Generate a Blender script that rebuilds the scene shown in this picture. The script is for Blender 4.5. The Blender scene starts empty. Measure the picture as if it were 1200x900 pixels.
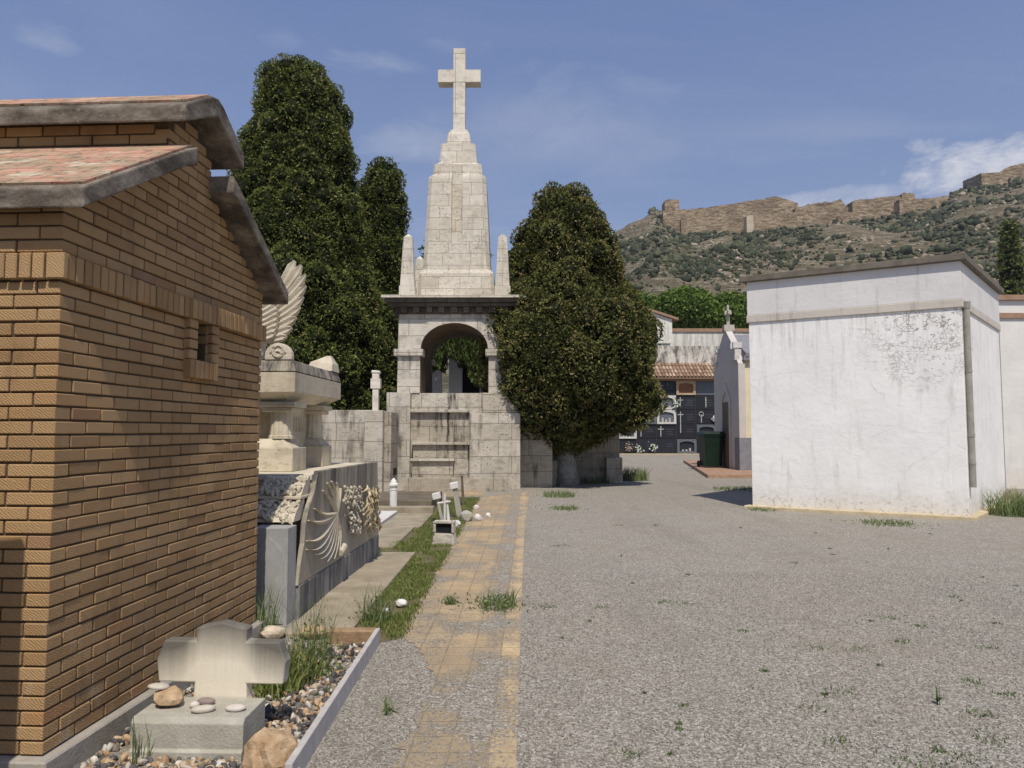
import bpy, math, random
import numpy as np
from mathutils import Vector, Matrix, noise as mnoise
random.seed(7)
RNG = np.random.default_rng(7)
SC = bpy.context.scene
COL = SC.collection
PI = math.pi
R = math.radians

# ------------------------------------------------------------ camera
PITCH = R(3.7); F = 867.0; CH = 1.6
cam_d = bpy.data.cameras.new('camera'); cam_d.lens = 26.0; cam_d.sensor_width = 36.0
cam_d.clip_end = 5000; cam_d.clip_start = 0.05
cam = bpy.data.objects.new('camera', cam_d); COL.objects.link(cam)
cam.location = (0, 0, CH); cam.rotation_euler = (PI/2 + PITCH, 0, 0)
SC.camera = cam
cp, sp = math.cos(PITCH), math.sin(PITCH)
def at(px, py, Y):
    u = (px-600)/F; v = (450-py)/F
    s = Y/(cp - v*sp)
    return (u*s, Y, CH + (sp + v*cp)*s)
def zf(py, Y): return at(600, py, Y)[2]
def gnd(px, py, z=0.0):
    u = (px-600)/F; v = (450-py)/F
    s = (z-CH)/(sp + v*cp)
    return (u*s, (cp - v*sp)*s)

# ------------------------------------------------------------ materials
SAT = 0.84
def srgb(r, g, b):
    f = lambda c: ((c/255+0.055)/1.055)**2.4 if c/255 > 0.04045 else c/255/12.92
    g0 = 0.3*r+0.59*g+0.11*b; r, g, b = (g0+(q-g0)*SAT for q in (r, g, b))
    return (f(r), f(g), f(b), 1)
class Mat:
    def __init__(s, name, rough=0.85, spec=0.3):
        s.m = bpy.data.materials.new(name); s.m.use_nodes = True
        s.t = s.m.node_tree; s.b = s.t.nodes['Principled BSDF']; s.out = s.t.nodes['Material Output']
        s.b.inputs['Roughness'].default_value = rough
        s.b.inputs['Specular IOR Level'].default_value = spec
        s._g = None
    def new(s, ty, ins=None, **kw):
        n = s.t.nodes.new(ty)
        for k, v in kw.items(): setattr(n, k, v)
        for k, v in (ins or {}).items(): s.set(n.inputs[k], v)
        return n
    def set(s, sock, v):
        if isinstance(v, bpy.types.NodeSocket): s.t.links.new(v, sock)
        else: sock.default_value = v
    def geo(s):
        if not s._g: s._g = s.new('ShaderNodeNewGeometry')
        return s._g
    def pos(s): return s.geo().outputs['Position']
    def obj(s): return s.new('ShaderNodeTexCoord').outputs['Object']
    def math(s, op, a, b=0.0, clamp=False):
        n = s.new('ShaderNodeMath', operation=op); n.use_clamp = clamp
        s.set(n.inputs[0], a); s.set(n.inputs[1], b); return n.outputs[0]
    def noise(s, scale, detail=4, rough=0.55, vec=None, dist=0.0, out='Fac'):
        n = s.new('ShaderNodeTexNoise', {'Scale': scale, 'Detail': detail, 'Roughness': rough, 'Distortion': dist})
        s.set(n.inputs['Vector'], vec if vec is not None else s.pos()); return n.outputs[out]
    def voro(s, scale, vec=None, feature='F1', out='Distance', rnd=1.0):
        n = s.new('ShaderNodeTexVoronoi', {'Scale': scale, 'Randomness': rnd}, feature=feature)
        s.set(n.inputs['Vector'], vec if vec is not None else s.pos()); return n.outputs[out]
    def scale(s, vec, k):
        n = s.new('ShaderNodeVectorMath', operation='MULTIPLY'); s.set(n.inputs[0], vec); n.inputs[1].default_value = k
        return n.outputs[0]
    def ramp(s, fac, stops, interp='LINEAR'):
        n = s.new('ShaderNodeValToRGB'); s.set(n.inputs[0], fac); e = n.color_ramp.elements
        n.color_ramp.interpolation = interp
        while len(e) < len(stops): e.new(0.5)
        for i, (p, c) in enumerate(stops):
            e[i].position = p; e[i].color = c if not isinstance(c, (int, float)) else (c, c, c, 1)
        return n.outputs[0]
    def mr(s, v, a, b, c=0.0, d=1.0):
        n = s.new('ShaderNodeMapRange', {'From Min': a, 'From Max': b, 'To Min': c, 'To Max': d}); s.set(n.inputs['Value'], v)
        return n.outputs[0]
    def mix(s, fac, a, b, blend='MIX'):
        n = s.new('ShaderNodeMix', data_type='RGBA', blend_type=blend)
        s.set(n.inputs[0], fac); s.set(n.inputs[6], a); s.set(n.inputs[7], b); return n.outputs[2]
    def sep(s, v):
        n = s.new('ShaderNodeSeparateXYZ'); s.set(n.inputs[0], v); return n.outputs
    def comb(s, x, y, z):
        n = s.new('ShaderNodeCombineXYZ'); s.set(n.inputs[0], x); s.set(n.inputs[1], y); s.set(n.inputs[2], z); return n.outputs[0]
    def attr(s, name):
        return s.new('ShaderNodeAttribute', attribute_name=name).outputs['Fac']
    def bump(s, h, strength=0.5, dist=0.01, prev=None):
        n = s.new('ShaderNodeBump', {'Strength': strength, 'Distance': dist}); s.set(n.inputs['Height'], h)
        if prev is not None: s.set(n.inputs['Normal'], prev)
        return n.outputs[0]
    def done(s, color, normal=None):
        s.set(s.b.inputs['Base Color'], color)
        if normal is not None: s.set(s.b.inputs['Normal'], normal)
        return s.m
    def wallvec(s, vec=None):
        """(horizontal distance along the wall, height) for axis-like walls"""
        p = s.sep(vec if vec is not None else s.pos()); nn = s.sep(s.geo().outputs['True Normal'])
        ax = s.math('ABSOLUTE', nn[0]); ay = s.math('ABSOLUTE', nn[1])
        f = s.math('GREATER_THAN', ax, ay)
        u = s.math('ADD', s.math('MULTIPLY', p[1], f), s.math('MULTIPLY', p[0], s.math('SUBTRACT', 1.0, f)))
        top = s.math('GREATER_THAN', s.math('ABSOLUTE', nn[2]), 0.8)
        v = s.math('ADD', s.math('MULTIPLY', p[2], s.math('SUBTRACT', 1.0, top)), s.math('MULTIPLY', p[1], top))
        return s.comb(u, v, 0.0), p, nn

def simple(name, c1, c2=None, scale=6, rough=0.85, bump=0.15, bscale=60, spec=0.3, metallic=0):
    m = Mat(name, rough, spec)
    c2 = c2 or tuple(x*0.75 for x in c1[:3])+(1,)
    col = m.mix(m.mr(m.noise(scale, 5, 0.6), 0.3, 0.7), c1, c2)
    col = m.mix(m.mr(m.noise(scale*9, 3, 0.6), 0.35, 0.75, 0, 0.4), col, c2)
    m.b.inputs['Metallic'].default_value = metallic
    return m.done(col, m.bump(m.noise(bscale, 4, 0.6), bump, 0.01))

def mat_ashlar(name, base, dark, bw=0.72, bh=0.48, pits=1.0, streak=0.5, mortar=0.008):
    m = Mat(name, 0.9, 0.2)
    wv, p, nn = m.wallvec()
    br = m.new('ShaderNodeTexBrick', {'Color1': (0.25, 0.25, 0.25, 1), 'Color2': (0.9, 0.9, 0.9, 1), 'Mortar': (0, 0, 0, 1), 'Scale': 1.0,
        'Mortar Size': mortar, 'Mortar Smooth': 0.3, 'Bias': 0.0, 'Brick Width': bw, 'Row Height': bh}, offset=0.43, squash=1.35, squash_frequency=3)
    wob = m.new('ShaderNodeVectorMath', operation='ADD'); m.set(wob.inputs[0], wv)
    m.set(wob.inputs[1], m.scale(m.noise(3.0, 3, out='Color'), (0.015, 0.015, 0)))
    m.set(br.inputs['Vector'], wob.outputs[0])
    col = m.mix(m.mr(m.noise(1.7, 5, 0.65), 0.3, 0.72), base, tuple(x*0.8 for x in base[:3])+(1,))
    col = m.mix(0.36, col, br.outputs['Color'], 'SOFT_LIGHT')
    strat = m.noise(1.0, 5, 0.6, m.scale(m.pos(), (5, 5, 38)))
    col = m.mix(m.mr(strat, 0.45, 0.75, 0, 0.25), col, dark)
    # pits of the travertine
    pit = m.noise(1.0, 4, 0.65, m.scale(m.pos(), (17, 17, 30)))
    zone = m.mr(m.noise(1.3, 3), 0.40, 0.62)
    pm = m.math('MULTIPLY', m.mr(pit, 0.60, 0.66), zone, True)
    col = m.mix(m.math('MULTIPLY', pm, 0.75*pits), col, tuple(x*0.35 for x in dark[:3])+(1,))
    # weather streaks
    st = m.noise(1.0, 5, 0.65, m.scale(m.pos(), (6, 6, 0.9)))
    blot = m.noise(0.75, 4, 0.6)
    sm = m.math('MULTIPLY', m.mr(st, 0.48, 0.68), m.mr(blot, 0.46, 0.64), True)
    col = m.mix(m.math('MULTIPLY', sm, streak), col, tuple(x*0.5 for x in dark[:3])+(1,))
    lich = m.mr(m.noise(1.1, 5, 0.7, m.scale(m.pos(), (1, 1, 1.3))), 0.6, 0.72, 0, 0.3)
    col = m.mix(lich, col, srgb(176, 142, 88))
    col = m.mix(m.math('MULTIPLY', br.outputs['Fac'], 0.6), col, tuple(x*0.45 for x in dark[:3])+(1,))
    col = m.mix(m.mr(m.noise(1.0, 6, 0.7, m.scale(m.pos(), (3, 3, 6))), 0.5, 0.66, 0, 0.4), col, tuple(x*0.8 for x in dark[:3])+(1,))
    h = m.math('SUBTRACT', m.math('MULTIPLY', m.noise(20, 6, 0.65), 0.6), m.math('ADD', m.math('MULTIPLY', pm, 0.8), br.outputs['Fac']))
    return m.done(col, m.bump(h, 0.6, 0.015))

def mat_plaster(name, base, dirt, peel=0.0, cx=None, peelcol=None, dirtamt=0.5):
    m = Mat(name, 0.8, 0.25)
    p = m.sep(m.pos())
    col = m.mix(m.mr(m.noise(1.1, 5, 0.6), 0.3, 0.7), base, tuple(x*0.88 for x in base[:3])+(1,))
    lay = m.noise(1.0, 5, 0.6, m.scale(m.pos(), (0.9, 0.9, 5.0)))
    col = m.mix(m.mr(lay, 0.45, 0.75, 0, 0.28), col, tuple(x*0.78 for x in base[:3])+(1,))
    st = m.noise(1.0, 5, 0.7, m.scale(m.pos(), (5, 5, 0.7)))
    col = m.mix(m.math('MULTIPLY', m.mr(st, 0.55, 0.8), dirtamt), col, dirt)
    low = m.mr(m.math('ADD', p[2], m.math('MULTIPLY', m.noise(2.5, 4), 0.7)), 0.35, 0.95, 0.42, 0.0)
    col = m.mix(low, col, srgb(196, 178, 150))
    h = m.noise(9, 6, 0.6)
    nrm = m.bump(h, 0.25, 0.03)
    if cx is not None:
        # peeling paint: flakes around one corner of the wall, high up
        d = m.new('ShaderNodeVectorMath', operation='DISTANCE'); m.set(d.inputs[0], m.scale(m.pos(), (1, 1, 1.1))); d.inputs[1].default_value = (cx[0], cx[1], cx[2]*1.1)
        reg = m.mr(m.math('ADD', d.outputs['Value'], m.math('MULTIPLY', m.noise(1.6, 4), 1.6)), 1.1, 2.2, 1, 0)
        dv = m.new('ShaderNodeVectorMath', operation='ADD'); m.set(dv.inputs[0], m.pos()); m.set(dv.inputs[1], m.scale(m.noise(5, 4, out='Color'), (0.25, 0.25, 0.25)))
        fl = m.voro(11.0, dv.outputs[0], 'DISTANCE_TO_EDGE')
        crack = m.mr(fl, 0.015, 0.075, 1, 0)
        gone = m.mr(m.noise(7.5, 6, 0.7, m.scale(m.pos(), (1, 1, 1.6))), 0.575, 0.60)
        k = m.math('MULTIPLY', reg, m.math('MAXIMUM', m.math('MULTIPLY', crack, m.mr(m.noise(3, 3), 0.42, 0.55)), gone), True)
        col = m.mix(m.math('MULTIPLY', k, peel), col, peelcol)
        nrm = m.bump(m.math('SUBTRACT', 1.0, k), 0.7, 0.01, nrm)
    if cx is not None:
        dr = m.math('MULTIPLY', m.mr(m.noise(1.0, 5, 0.75, m.scale(m.pos(), (9, 9, 0.55))), 0.5, 0.72), m.mr(m.math('ADD', p[2], m.math('MULTIPLY', m.noise(1.0, 3, 0.6, m.scale(m.pos(), (4, 4, 0.3))), 2.0)), 3.6, 5.0), True)
        col = m.mix(m.math('MULTIPLY', dr, 0.5), col, dirt)
        dvc = m.new('ShaderNodeVectorMath', operation='ADD'); m.set(dvc.inputs[0], m.scale(m.pos(), (1, 1, 2.6))); m.set(dvc.inputs[1], m.scale(m.noise(2.5, 6, 0.7, out='Color'), (0.5, 0.5, 0.5)))
        ck = m.math('MULTIPLY', m.mr(m.voro(0.42, dvc.outputs[0], 'DISTANCE_TO_EDGE'), 0.0, 0.006, 1, 0), m.mr(m.noise(1.2, 3), 0.42, 0.55), True); col = m.mix(m.math('MULTIPLY', ck, 0.28), col, srgb(120, 112, 102))
        sp_ = m.math('MULTIPLY', m.mr(m.noise(14, 6, 0.75), 0.52, 0.62), m.mr(m.math('ADD', p[2], m.math('MULTIPLY', m.noise(3, 4), 0.5)), 0.3, 0.75, 0.7, 0.0), True)
        col = m.mix(sp_, col, srgb(150, 134, 108))
    # scattered small scars
    sc = m.math('MULTIPLY', m.mr(m.noise(11, 5, 0.7), 0.70, 0.74), m.mr(m.noise(0.9, 3), 0.45, 0.6), True)
    col = m.mix(m.math('MULTIPLY', sc, 0.6), col, dirt)
    return m.done(col, nrm)

def mat_gravel_cols(m):
    cell = m.new('ShaderNodeTexVoronoi', {'Scale': 84.0}); m.set(cell.inputs['Vector'], m.pos())
    cell2 = m.new('ShaderNodeTexVoronoi', {'Scale': 28.0}); m.set(cell2.inputs['Vector'], m.pos())
    r1 = m.sep(cell.outputs['Color'])[0]; r2 = m.sep(cell2.outputs['Color'])[1]
    c = m.ramp(r1, [(0.0, srgb(104, 98, 88)), (0.3, srgb(144, 137, 125)), (0.62, srgb(168, 160, 146)), (0.84, srgb(188, 180, 166)), (1.0, srgb(212, 205, 192))])
    c = m.mix(m.mr(r2, 0.0, 1.0, 0.0, 0.22), c, srgb(132, 122, 108))
    big = m.noise(0.45, 5, 0.6); mid = m.noise(2.2, 4, 0.6)
    c = m.mix(m.mr(big, 0.40, 0.66, 0, 0.5), c, m.mix(0.35, c, srgb(168, 152, 128)))
    c = m.mix(m.mr(mid, 0.5, 0.75, 0, 0.22), c, srgb(118, 112, 104))
    c = m.mix(m.mr(m.noise(130, 3, 0.7), 0.35, 0.7, 0, 0.3), c, srgb(96, 92, 86))
    h = m.math('ADD', m.math('MULTIPLY', m.math('SUBTRACT', 1.0, cell.outputs['Distance']), 0.5), m.math('MULTIPLY', m.noise(90, 3, 0.6), 0.8))
    return c, h
def mat_gravel():
    m = Mat('gravel', 0.95, 0.15); c, h = mat_gravel_cols(m)
    p = m.sep(m.pos())
    soil = m.math('MULTIPLY', m.mr(m.noise(0.55, 7, 0.72), 0.53, 0.68), 0.55)
    c = m.mix(m.math('MULTIPLY', soil, 0.7), c, srgb(148, 136, 114))
    trk = m.mr(m.noise(1.0, 4, 0.6, m.scale(m.pos(), (0.9, 0.12, 1))), 0.5, 0.68, 0, 0.3); c = m.mix(trk, c, srgb(126, 118, 104))
    far = m.mr(p[1], 60, 110); c = m.mix(far, c, srgb(120, 108, 84))
    return m.done(c, m.bump(h, 0.9, 0.012))
def mat_path():
    m = Mat('yellow_pavers', 0.9, 0.2); gc, gh = mat_gravel_cols(m)
    p = m.sep(m.pos())
    # the joints run with the path (a slight turn)
    x = m.math('SUBTRACT', p[0], m.math('MULTIPLY', p[1], 0.022))
    v = m.comb(p[1], x, 0.0)
    br = m.new('ShaderNodeTexBrick', {'Color1': (0.2, 0.2, 0.2, 1), 'Color2': (0.9, 0.9, 0.9, 1), 'Mortar': (0, 0, 0, 1), 'Scale': 1.0,
        'Mortar Size': 0.006, 'Mortar Smooth': 0.5, 'Brick Width': 0.2, 'Row Height': 0.2}, offset=0.0)
    m.set(br.inputs['Vector'], v)
    tone = m.sep(br.outputs['Color'])[0]
    tile = m.mix(tone, srgb(188, 156, 112), srgb(210, 180, 134))
    tile = m.mix(m.mr(m.noise(1.3, 5, 0.65), 0.36, 0.64), tile, srgb(176, 148, 112))
    tile = m.mix(m.mr(m.noise(5, 6, 0.7), 0.42, 0.66, 0, 0.7), tile, srgb(158, 136, 106))
    tile = m.mix(m.math('MULTIPLY', m.mr(p[1], 4.5, 6.5, 0.75, 0.1), m.mr(m.noise(1.0, 4, 0.6), 0.3, 0.55)), tile, srgb(150, 130, 100))
    edge = m.mr(x, -0.205, -0.195); tile = m.mix(m.math('MULTIPLY', edge, m.mr(m.noise(3.5, 6, 0.7), 0.35, 0.62, 0.7, 0.0)), tile, srgb(226, 194, 140))
    tile = m.mix(m.math('MULTIPLY', br.outputs['Fac'], m.mr(m.noise(2.2, 5, 0.65), 0.44, 0.62, 0.0, 0.6)), tile, srgb(104, 90, 68))
    # gravel and dust lying over the tiles
    n = m.math('ADD', m.math('MULTIPLY', m.noise(1.5, 6, 0.68), 0.5), m.math('MULTIPLY', m.noise(42, 4, 0.75), 0.5))
    midband = m.math('SUBTRACT', 1.0, m.math('ABSOLUTE', m.math('DIVIDE', m.math('ADD', x, 0.28), 0.19)))
    n = m.math('ADD', n, m.math('MULTIPLY', m.math('MAXIMUM', midband, 0.0), 0.075))
    n = m.math('ADD', n, m.mr(p[1], 4.8, 8.0, 0.0, -0.015))
    n = m.math('SUBTRACT', n, m.math('MULTIPLY', edge, 0.012))
    n = m.math('ADD', n, m.mr(x, -0.09, 0.0, 0.0, 0.05))
    n = m.math('ADD', n, m.mr(m.math('ADD', p[0], m.math('MULTIPLY', m.noise(4, 4), 0.3)), -0.56, -0.42, 0.0, 0.0))
    cov = m.mr(n, 0.508, 0.548)
    col = m.mix(m.mr(n, 0.42, 0.54, 0, 0.7), tile, srgb(156, 143, 122))
    col = m.mix(cov, col, gc)
    h = m.math('ADD', m.math('MULTIPLY', gh, cov), m.math('MULTIPLY', m.noise(25, 5), 0.25))
    h = m.math('SUBTRACT', h, br.outputs['Fac'])
    return m.done(col, m.bump(h, 0.7, 0.01))

def mat_brick():
    m = Mat('house_brick', 0.85, 0.25)
    r = m.attr('rnd'); o = m.obj(); p = m.sep(o)
    col = m.ramp(r, [(0, srgb(156, 118, 72)), (0.25, srgb(172, 133, 83)), (0.55, srgb(180, 140, 89)), (0.93, srgb(188, 149, 98)), (0.98, srgb(180, 130, 80)), (1, srgb(152, 112, 80))])
    col = m.mix(m.mr(m.noise(5, 5, 0.6, o), 0.35, 0.75, 0, 0.4), col, srgb(168, 140, 106))
    col = m.mix(m.mr(m.noise(1.2, 4, 0.6, o), 0.4, 0.7, 0, 0.3), col, srgb(130, 96, 64))
    salt = m.math('MULTIPLY', m.mr(m.noise(1.0, 6, 0.7, m.scale(o, (9, 9, 5))), 0.54, 0.68), m.mr(m.math('ADD', p[2], m.math('MULTIPLY', m.noise(1.3, 3, vec=o), 1.2)), 0.5, 1.5, 0.55, 0.08), True)
    col = m.mix(salt, col, srgb(200, 184, 160))
    soot = m.mr(m.noise(1.0, 5, 0.7, m.scale(o, (3, 3, 1.1))), 0.56, 0.7, 0, 0.35); col = m.mix(soot, col, srgb(92, 70, 48))
    vec = m.comb(m.math('ADD', m.math('ADD', p[0], p[1]), m.math('MULTIPLY', r, 3.7)), m.math('MULTIPLY', p[2], 1.25), 0.0)
    w = m.new('ShaderNodeTexWave', {'Scale': 34.0, 'Distortion': 7.0, 'Detail': 2.0, 'Detail Scale': 0.9}, wave_type='BANDS', bands_direction='DIAGONAL')
    m.set(w.inputs['Vector'], vec)
    col = m.mix(m.mr(w.outputs['Fac'], 0.0, 0.45, 0.22, 0), col, srgb(110, 78, 50))
    nrm = m.bump(w.outputs['Fac'], 0.5, 0.003); nrm = m.bump(m.noise(140, 4, 0.7, o), 0.3, 0.004, nrm)
    return m.done(col, nrm)

def mat_leaf(name, stops, transl=0.25, rough=0.55):
    m = Mat(name, rough, 0.08)
    r = m.attr('rnd')
    col = m.ramp(r, stops)
    m.set(m.b.inputs['Base Color'], col)
    tr = m.new('ShaderNodeBsdfTranslucent'); m.set(tr.inputs[0], m.mix(0.5, col, (0.08, 0.12, 0.02, 1)))
    mx = m.new('ShaderNodeMixShader'); mx.inputs[0].default_value = transl
    m.t.links.new(m.b.outputs[0], mx.inputs[1]); m.t.links.new(tr.outputs[0], mx.inputs[2]); m.t.links.new(mx.outputs[0], m.out.inputs[0])
    return m.m

def mat_rnd(name, stops, rough=0.85, bump=0.4, bs=40, nz=0.35, interp='LINEAR'):
    m = Mat(name, rough, 0.25); r = m.attr('rnd')
    col = m.ramp(r, stops, interp)
    col = m.mix(m.mr(m.noise(bs*0.7, 5, 0.65), 0.35, 0.7, 0, nz), col, (0.08, 0.07, 0.06, 1))
    return m.done(col, m.bump(m.noise(bs, 5, 0.6), bump, 0.01))

def mat_marble_cross():
    m = Mat('streaked_cross_stone', 0.75, 0.3); o = m.obj(); p = m.sep(o)
    st = m.noise(1.0, 4, 0.6, m.scale(o, (75, 20, 3.5)), 0.3)
    col = m.mix(m.mr(st, 0.3, 0.75, 0, 0.35), srgb(228, 218, 196), srgb(200, 182, 148))
    # algae stain along the top edges of arms and head, dripping down
    drip = m.noise(1.0, 4, 0.7, m.scale(o, (60, 20, 1.5)))
    blot = m.noise(9, 4, 0.6, o)
    hh = m.math('ADD', m.math('ABSOLUTE', p[0]), 0.0)
    inarm = m.mr(hh, 0.11, 0.20)
    zt = m.math('SUBTRACT', m.math('SUBTRACT', 0.575, m.math('MULTIPLY', inarm, 0.095)), p[2])
    k = m.math('ADD', zt, m.math('MULTIPLY', m.math('ADD', drip, blot), 0.05))
    side = m.mr(hh, 0.16, 0.36, 0.0, 0.05)
    k = m.math('SUBTRACT', k, side)
    g = m.mr(k, 0.05, 0.25, 0.95, 0.0)
    col = m.mix(g, col, srgb(96, 92, 84))
    return m.done(col, m.bump(m.noise(50, 5, 0.6), 0.25, 0.006))

def mat_stained(name, base, stain, topz=None, amt=0.8, axis=(9, 9, 0.8), span=0.8):
    m = Mat(name, 0.8, 0.3); p = m.sep(m.pos())
    col = m.mix(m.mr(m.noise(3, 5, 0.6), 0.35, 0.7), base, tuple(x*0.82 for x in base[:3])+(1,))
    st = m.noise(1.0, 6, 0.75, m.scale(m.pos(), axis)); k = m.mr(st, 0.43, 0.60)
    if topz is not None:
        fall = m.mr(m.math('ADD', p[2], m.math('MULTIPLY', m.noise(1.0, 3, 0.6, m.scale(m.pos(), (6, 6, 0.5))), 0.5)), topz-span+0.25, topz+0.2)
        k = m.math('MULTIPLY', k, fall, True)
    col = m.mix(m.math('MULTIPLY', k, amt), col, stain)
    return m.done(col, m.bump(m.noise(35, 5, 0.65), 0.3, 0.01))

M = {}
M['gravel'] = mat_gravel(); M['path'] = mat_path(); M['brick'] = mat_brick()
M['mortar'] = simple('mortar', srgb(104, 86, 62), srgb(78, 64, 46), 20, bump=0.5)
M['concrete'] = simple('grey_concrete', srgb(166, 158, 146), srgb(132, 124, 112), 5, bump=0.5, bscale=70)
def mat_slabedge():
    m = Mat('roof_concrete', 0.9, 0.2); o = m.obj()
    col = m.mix(m.mr(m.noise(6, 6, 0.7, o), 0.35, 0.65), srgb(156, 144, 128), srgb(112, 100, 86))
    k = m.mr(m.noise(1.0, 6, 0.72, m.scale(o, (1.6, 1.6, 5))), 0.44, 0.62, 0, 0.8); col = m.mix(k, col, srgb(62, 54, 46))
    k2 = m.mr(m.noise(9, 6, 0.75, o), 0.58, 0.68, 0, 0.5); col = m.mix(k2, col, srgb(176, 168, 148))
    return m.done(col, m.bump(m.noise(30, 6, 0.7, o), 0.8, 0.012))
M['slabedge'] = mat_slabedge()
M['plinthc'] = simple('plinth_concrete', srgb(178, 170, 156), srgb(146, 138, 126), 5, bump=0.4)
def mat_rooftile():
    m = Mat('roof_terracotta', 0.85, 0.2); o = m.obj()
    br = m.new('ShaderNodeTexBrick', {'Color1': (0.1, 0.1, 0.1, 1), 'Color2': (1, 1, 1, 1), 'Mortar': (0, 0, 0, 1), 'Scale': 1.0, 'Mortar Size': 0.004, 'Brick Width': 0.25, 'Row Height': 0.125})
    m.set(br.inputs['Vector'], o)
    col = m.mix(m.sep(br.outputs['Color'])[0], srgb(182, 122, 98), srgb(200, 144, 118))
    lich = m.noise(7, 6, 0.7, o); col = m.mix(m.mr(lich, 0.42, 0.56, 0, 0.8), col, srgb(158, 144, 112))
    dk = m.noise(16, 6, 0.7, o); col = m.mix(m.mr(dk, 0.52, 0.64, 0, 0.8), col, srgb(86, 78, 64))
    wh = m.noise(4, 5, 0.7, m.scale(o, (1, 1.7, 1))); col = m.mix(m.mr(wh, 0.56, 0.66, 0, 0.6), col, srgb(214, 200, 172))
    col = m.mix(m.math('MULTIPLY', br.outputs['Fac'], 0.7), col, srgb(90, 80, 64))
    h = m.math('SUBTRACT', m.noise(30, 5), br.outputs['Fac'])
    return m.done(col, m.bump(h, 0.6, 0.01))
M['rooftile'] = mat_rooftile()
M['monument'] = mat_ashlar('monument_travertine', srgb(206, 196, 180), srgb(126, 114, 98), streak=0.85)
M['monument_low'] = mat_ashlar('weathered_travertine', srgb(200, 190, 172), srgb(112, 101, 88), bw=0.85, bh=0.46, streak=1.15, pits=1.3)
M['monument_dirt_shade'] = mat_ashlar('blackened_shade_travertine', srgb(186, 174, 154), srgb(84, 76, 66), bw=0.85, bh=0.44, streak=1.6, pits=1.5)  # black stains on the shelves; painted shade on the pillar return
M['vault'] = simple('vault_dark_brown', srgb(128, 106, 80), srgb(84, 68, 52), 2.5, bump=0.6, bscale=20)
M['tower'] = mat_ashlar('tower_travertine', srgb(214, 204, 186), srgb(150, 136, 118), bw=0.62, bh=0.36, streak=0.65, pits=1.6, mortar=0.006)
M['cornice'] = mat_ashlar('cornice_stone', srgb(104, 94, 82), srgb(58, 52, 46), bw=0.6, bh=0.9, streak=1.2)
M['crossstone'] = mat_ashlar('cross_travertine', srgb(224, 214, 196), srgb(160, 144, 122), bw=3, bh=1.9, streak=0.2, pits=0.6)
M['tombstone'] = mat_ashlar('tomb_limestone', srgb(216, 202, 174), srgb(170, 150, 120), bw=3.1, bh=1.7, streak=0.5, pits=0.35, mortar=0.0)
M['carved'] = simple('carved_limestone', srgb(212, 201, 178), srgb(178, 164, 138), 6, bump=0.5, bscale=45)
M['sideslab'] = mat_stained('streaked_side_slab', srgb(172, 160, 138), srgb(66, 64, 64), 1.24, 0.9, (7, 7, 0.5), 0.95)
M['tombplinth'] = mat_stained('blackened_plinth', srgb(150, 146, 140), srgb(62, 64, 70), None, 0.8, (8, 8, 0.9))
M['greyslab'] = simple('grey_marble', srgb(176, 174, 170), srgb(146, 145, 142), 4, bump=0.15, rough=0.6)
M['crossgrave'] = mat_marble_cross()
M['block'] = simple('grave_block_stone', srgb(184, 180, 166), srgb(158, 152, 136), 9, bump=0.5, bscale=80)
M['kerb'] = simple('kerb_marble', srgb(200, 194, 186), srgb(172, 166, 162), 8, bump=0.2)
M['whitemarble'] = simple('white_marble', srgb(228, 224, 218), srgb(200, 194, 186), 6, bump=0.15, rough=0.6)
M['oldslab'] = simple('old_concrete_slab', srgb(176, 162, 136), srgb(138, 124, 100), 3, bump=0.5, bscale=40)
M['darkslab'] = simple('dark_old_slab', srgb(126, 114, 94), srgb(92, 82, 66), 3, bump=0.5, bscale=40)
M['rock'] = simple('ochre_rock', srgb(206, 176, 138), srgb(150, 116, 78), 14, bump=0.9, bscale=30)
M['palerock'] = simple('pale_rock', srgb(222, 206, 184), srgb(178, 156, 128), 12, bump=0.8, bscale=30)
M['pebble'] = simple('pale_pebble', srgb(206, 198, 182), srgb(176, 166, 148), 14, bump=0.15, rough=0.6)
M['pebble_pink'] = simple('mauve_pebble', srgb(158, 136, 128), srgb(128, 108, 104), 14, bump=0.15, rough=0.6)
M['pebble_white'] = simple('white_pebble', srgb(222, 212, 202), srgb(196, 184, 172), 14, bump=0.15, rough=0.6)
M['oldbrick'] = simple('old_brick', srgb(176, 142, 104), srgb(136, 108, 80), 16, bump=0.6)
M['trunk'] = simple('bark', srgb(92, 76, 60), srgb(58, 48, 38), 9, bump=1.0, bscale=20)
M['limewash'] = simple('limewashed_bark', srgb(176, 176, 172), srgb(120, 116, 108), 7, bump=0.9, bscale=24)
M['stones'] = mat_rnd('crushed_rock', [(0, srgb(64, 62, 66)), (0.28, srgb(96, 94, 96)), (0.45, srgb(140, 130, 116)), (0.6, srgb(182, 142, 96)), (0.78, srgb(206, 172, 132)), (0.9, srgb(196, 190, 180)), (1, srgb(226, 214, 196))], 0.8, 0.5, 60)
M['pebs'] = mat_rnd('loose_gravel', [(0, srgb(104, 98, 90)), (0.4, srgb(144, 137, 126)), (0.75, srgb(170, 162, 149)), (1, srgb(204, 197, 184))], 0.9, 0.2, 90, 0.2)
gs = [(0, srgb(74, 86, 38)), (0.4, srgb(112, 128, 58)), (0.75, srgb(144, 154, 80)), (1, srgb(184, 176, 112))]
M['grass'] = mat_leaf('grass_blades', gs, 0.3)
M['weed'] = mat_leaf('weed_blades', [(0, srgb(76, 94, 52)), (0.5, srgb(114, 134, 78)), (0.85, srgb(150, 162, 106)), (1, srgb(182, 174, 128))], 0.3)
M['drygrass'] = mat_leaf('dry_grass', [(0, srgb(120, 108, 66)), (0.5, srgb(158, 142, 96)), (1, srgb(196, 180, 134))], 0.3)
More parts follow.
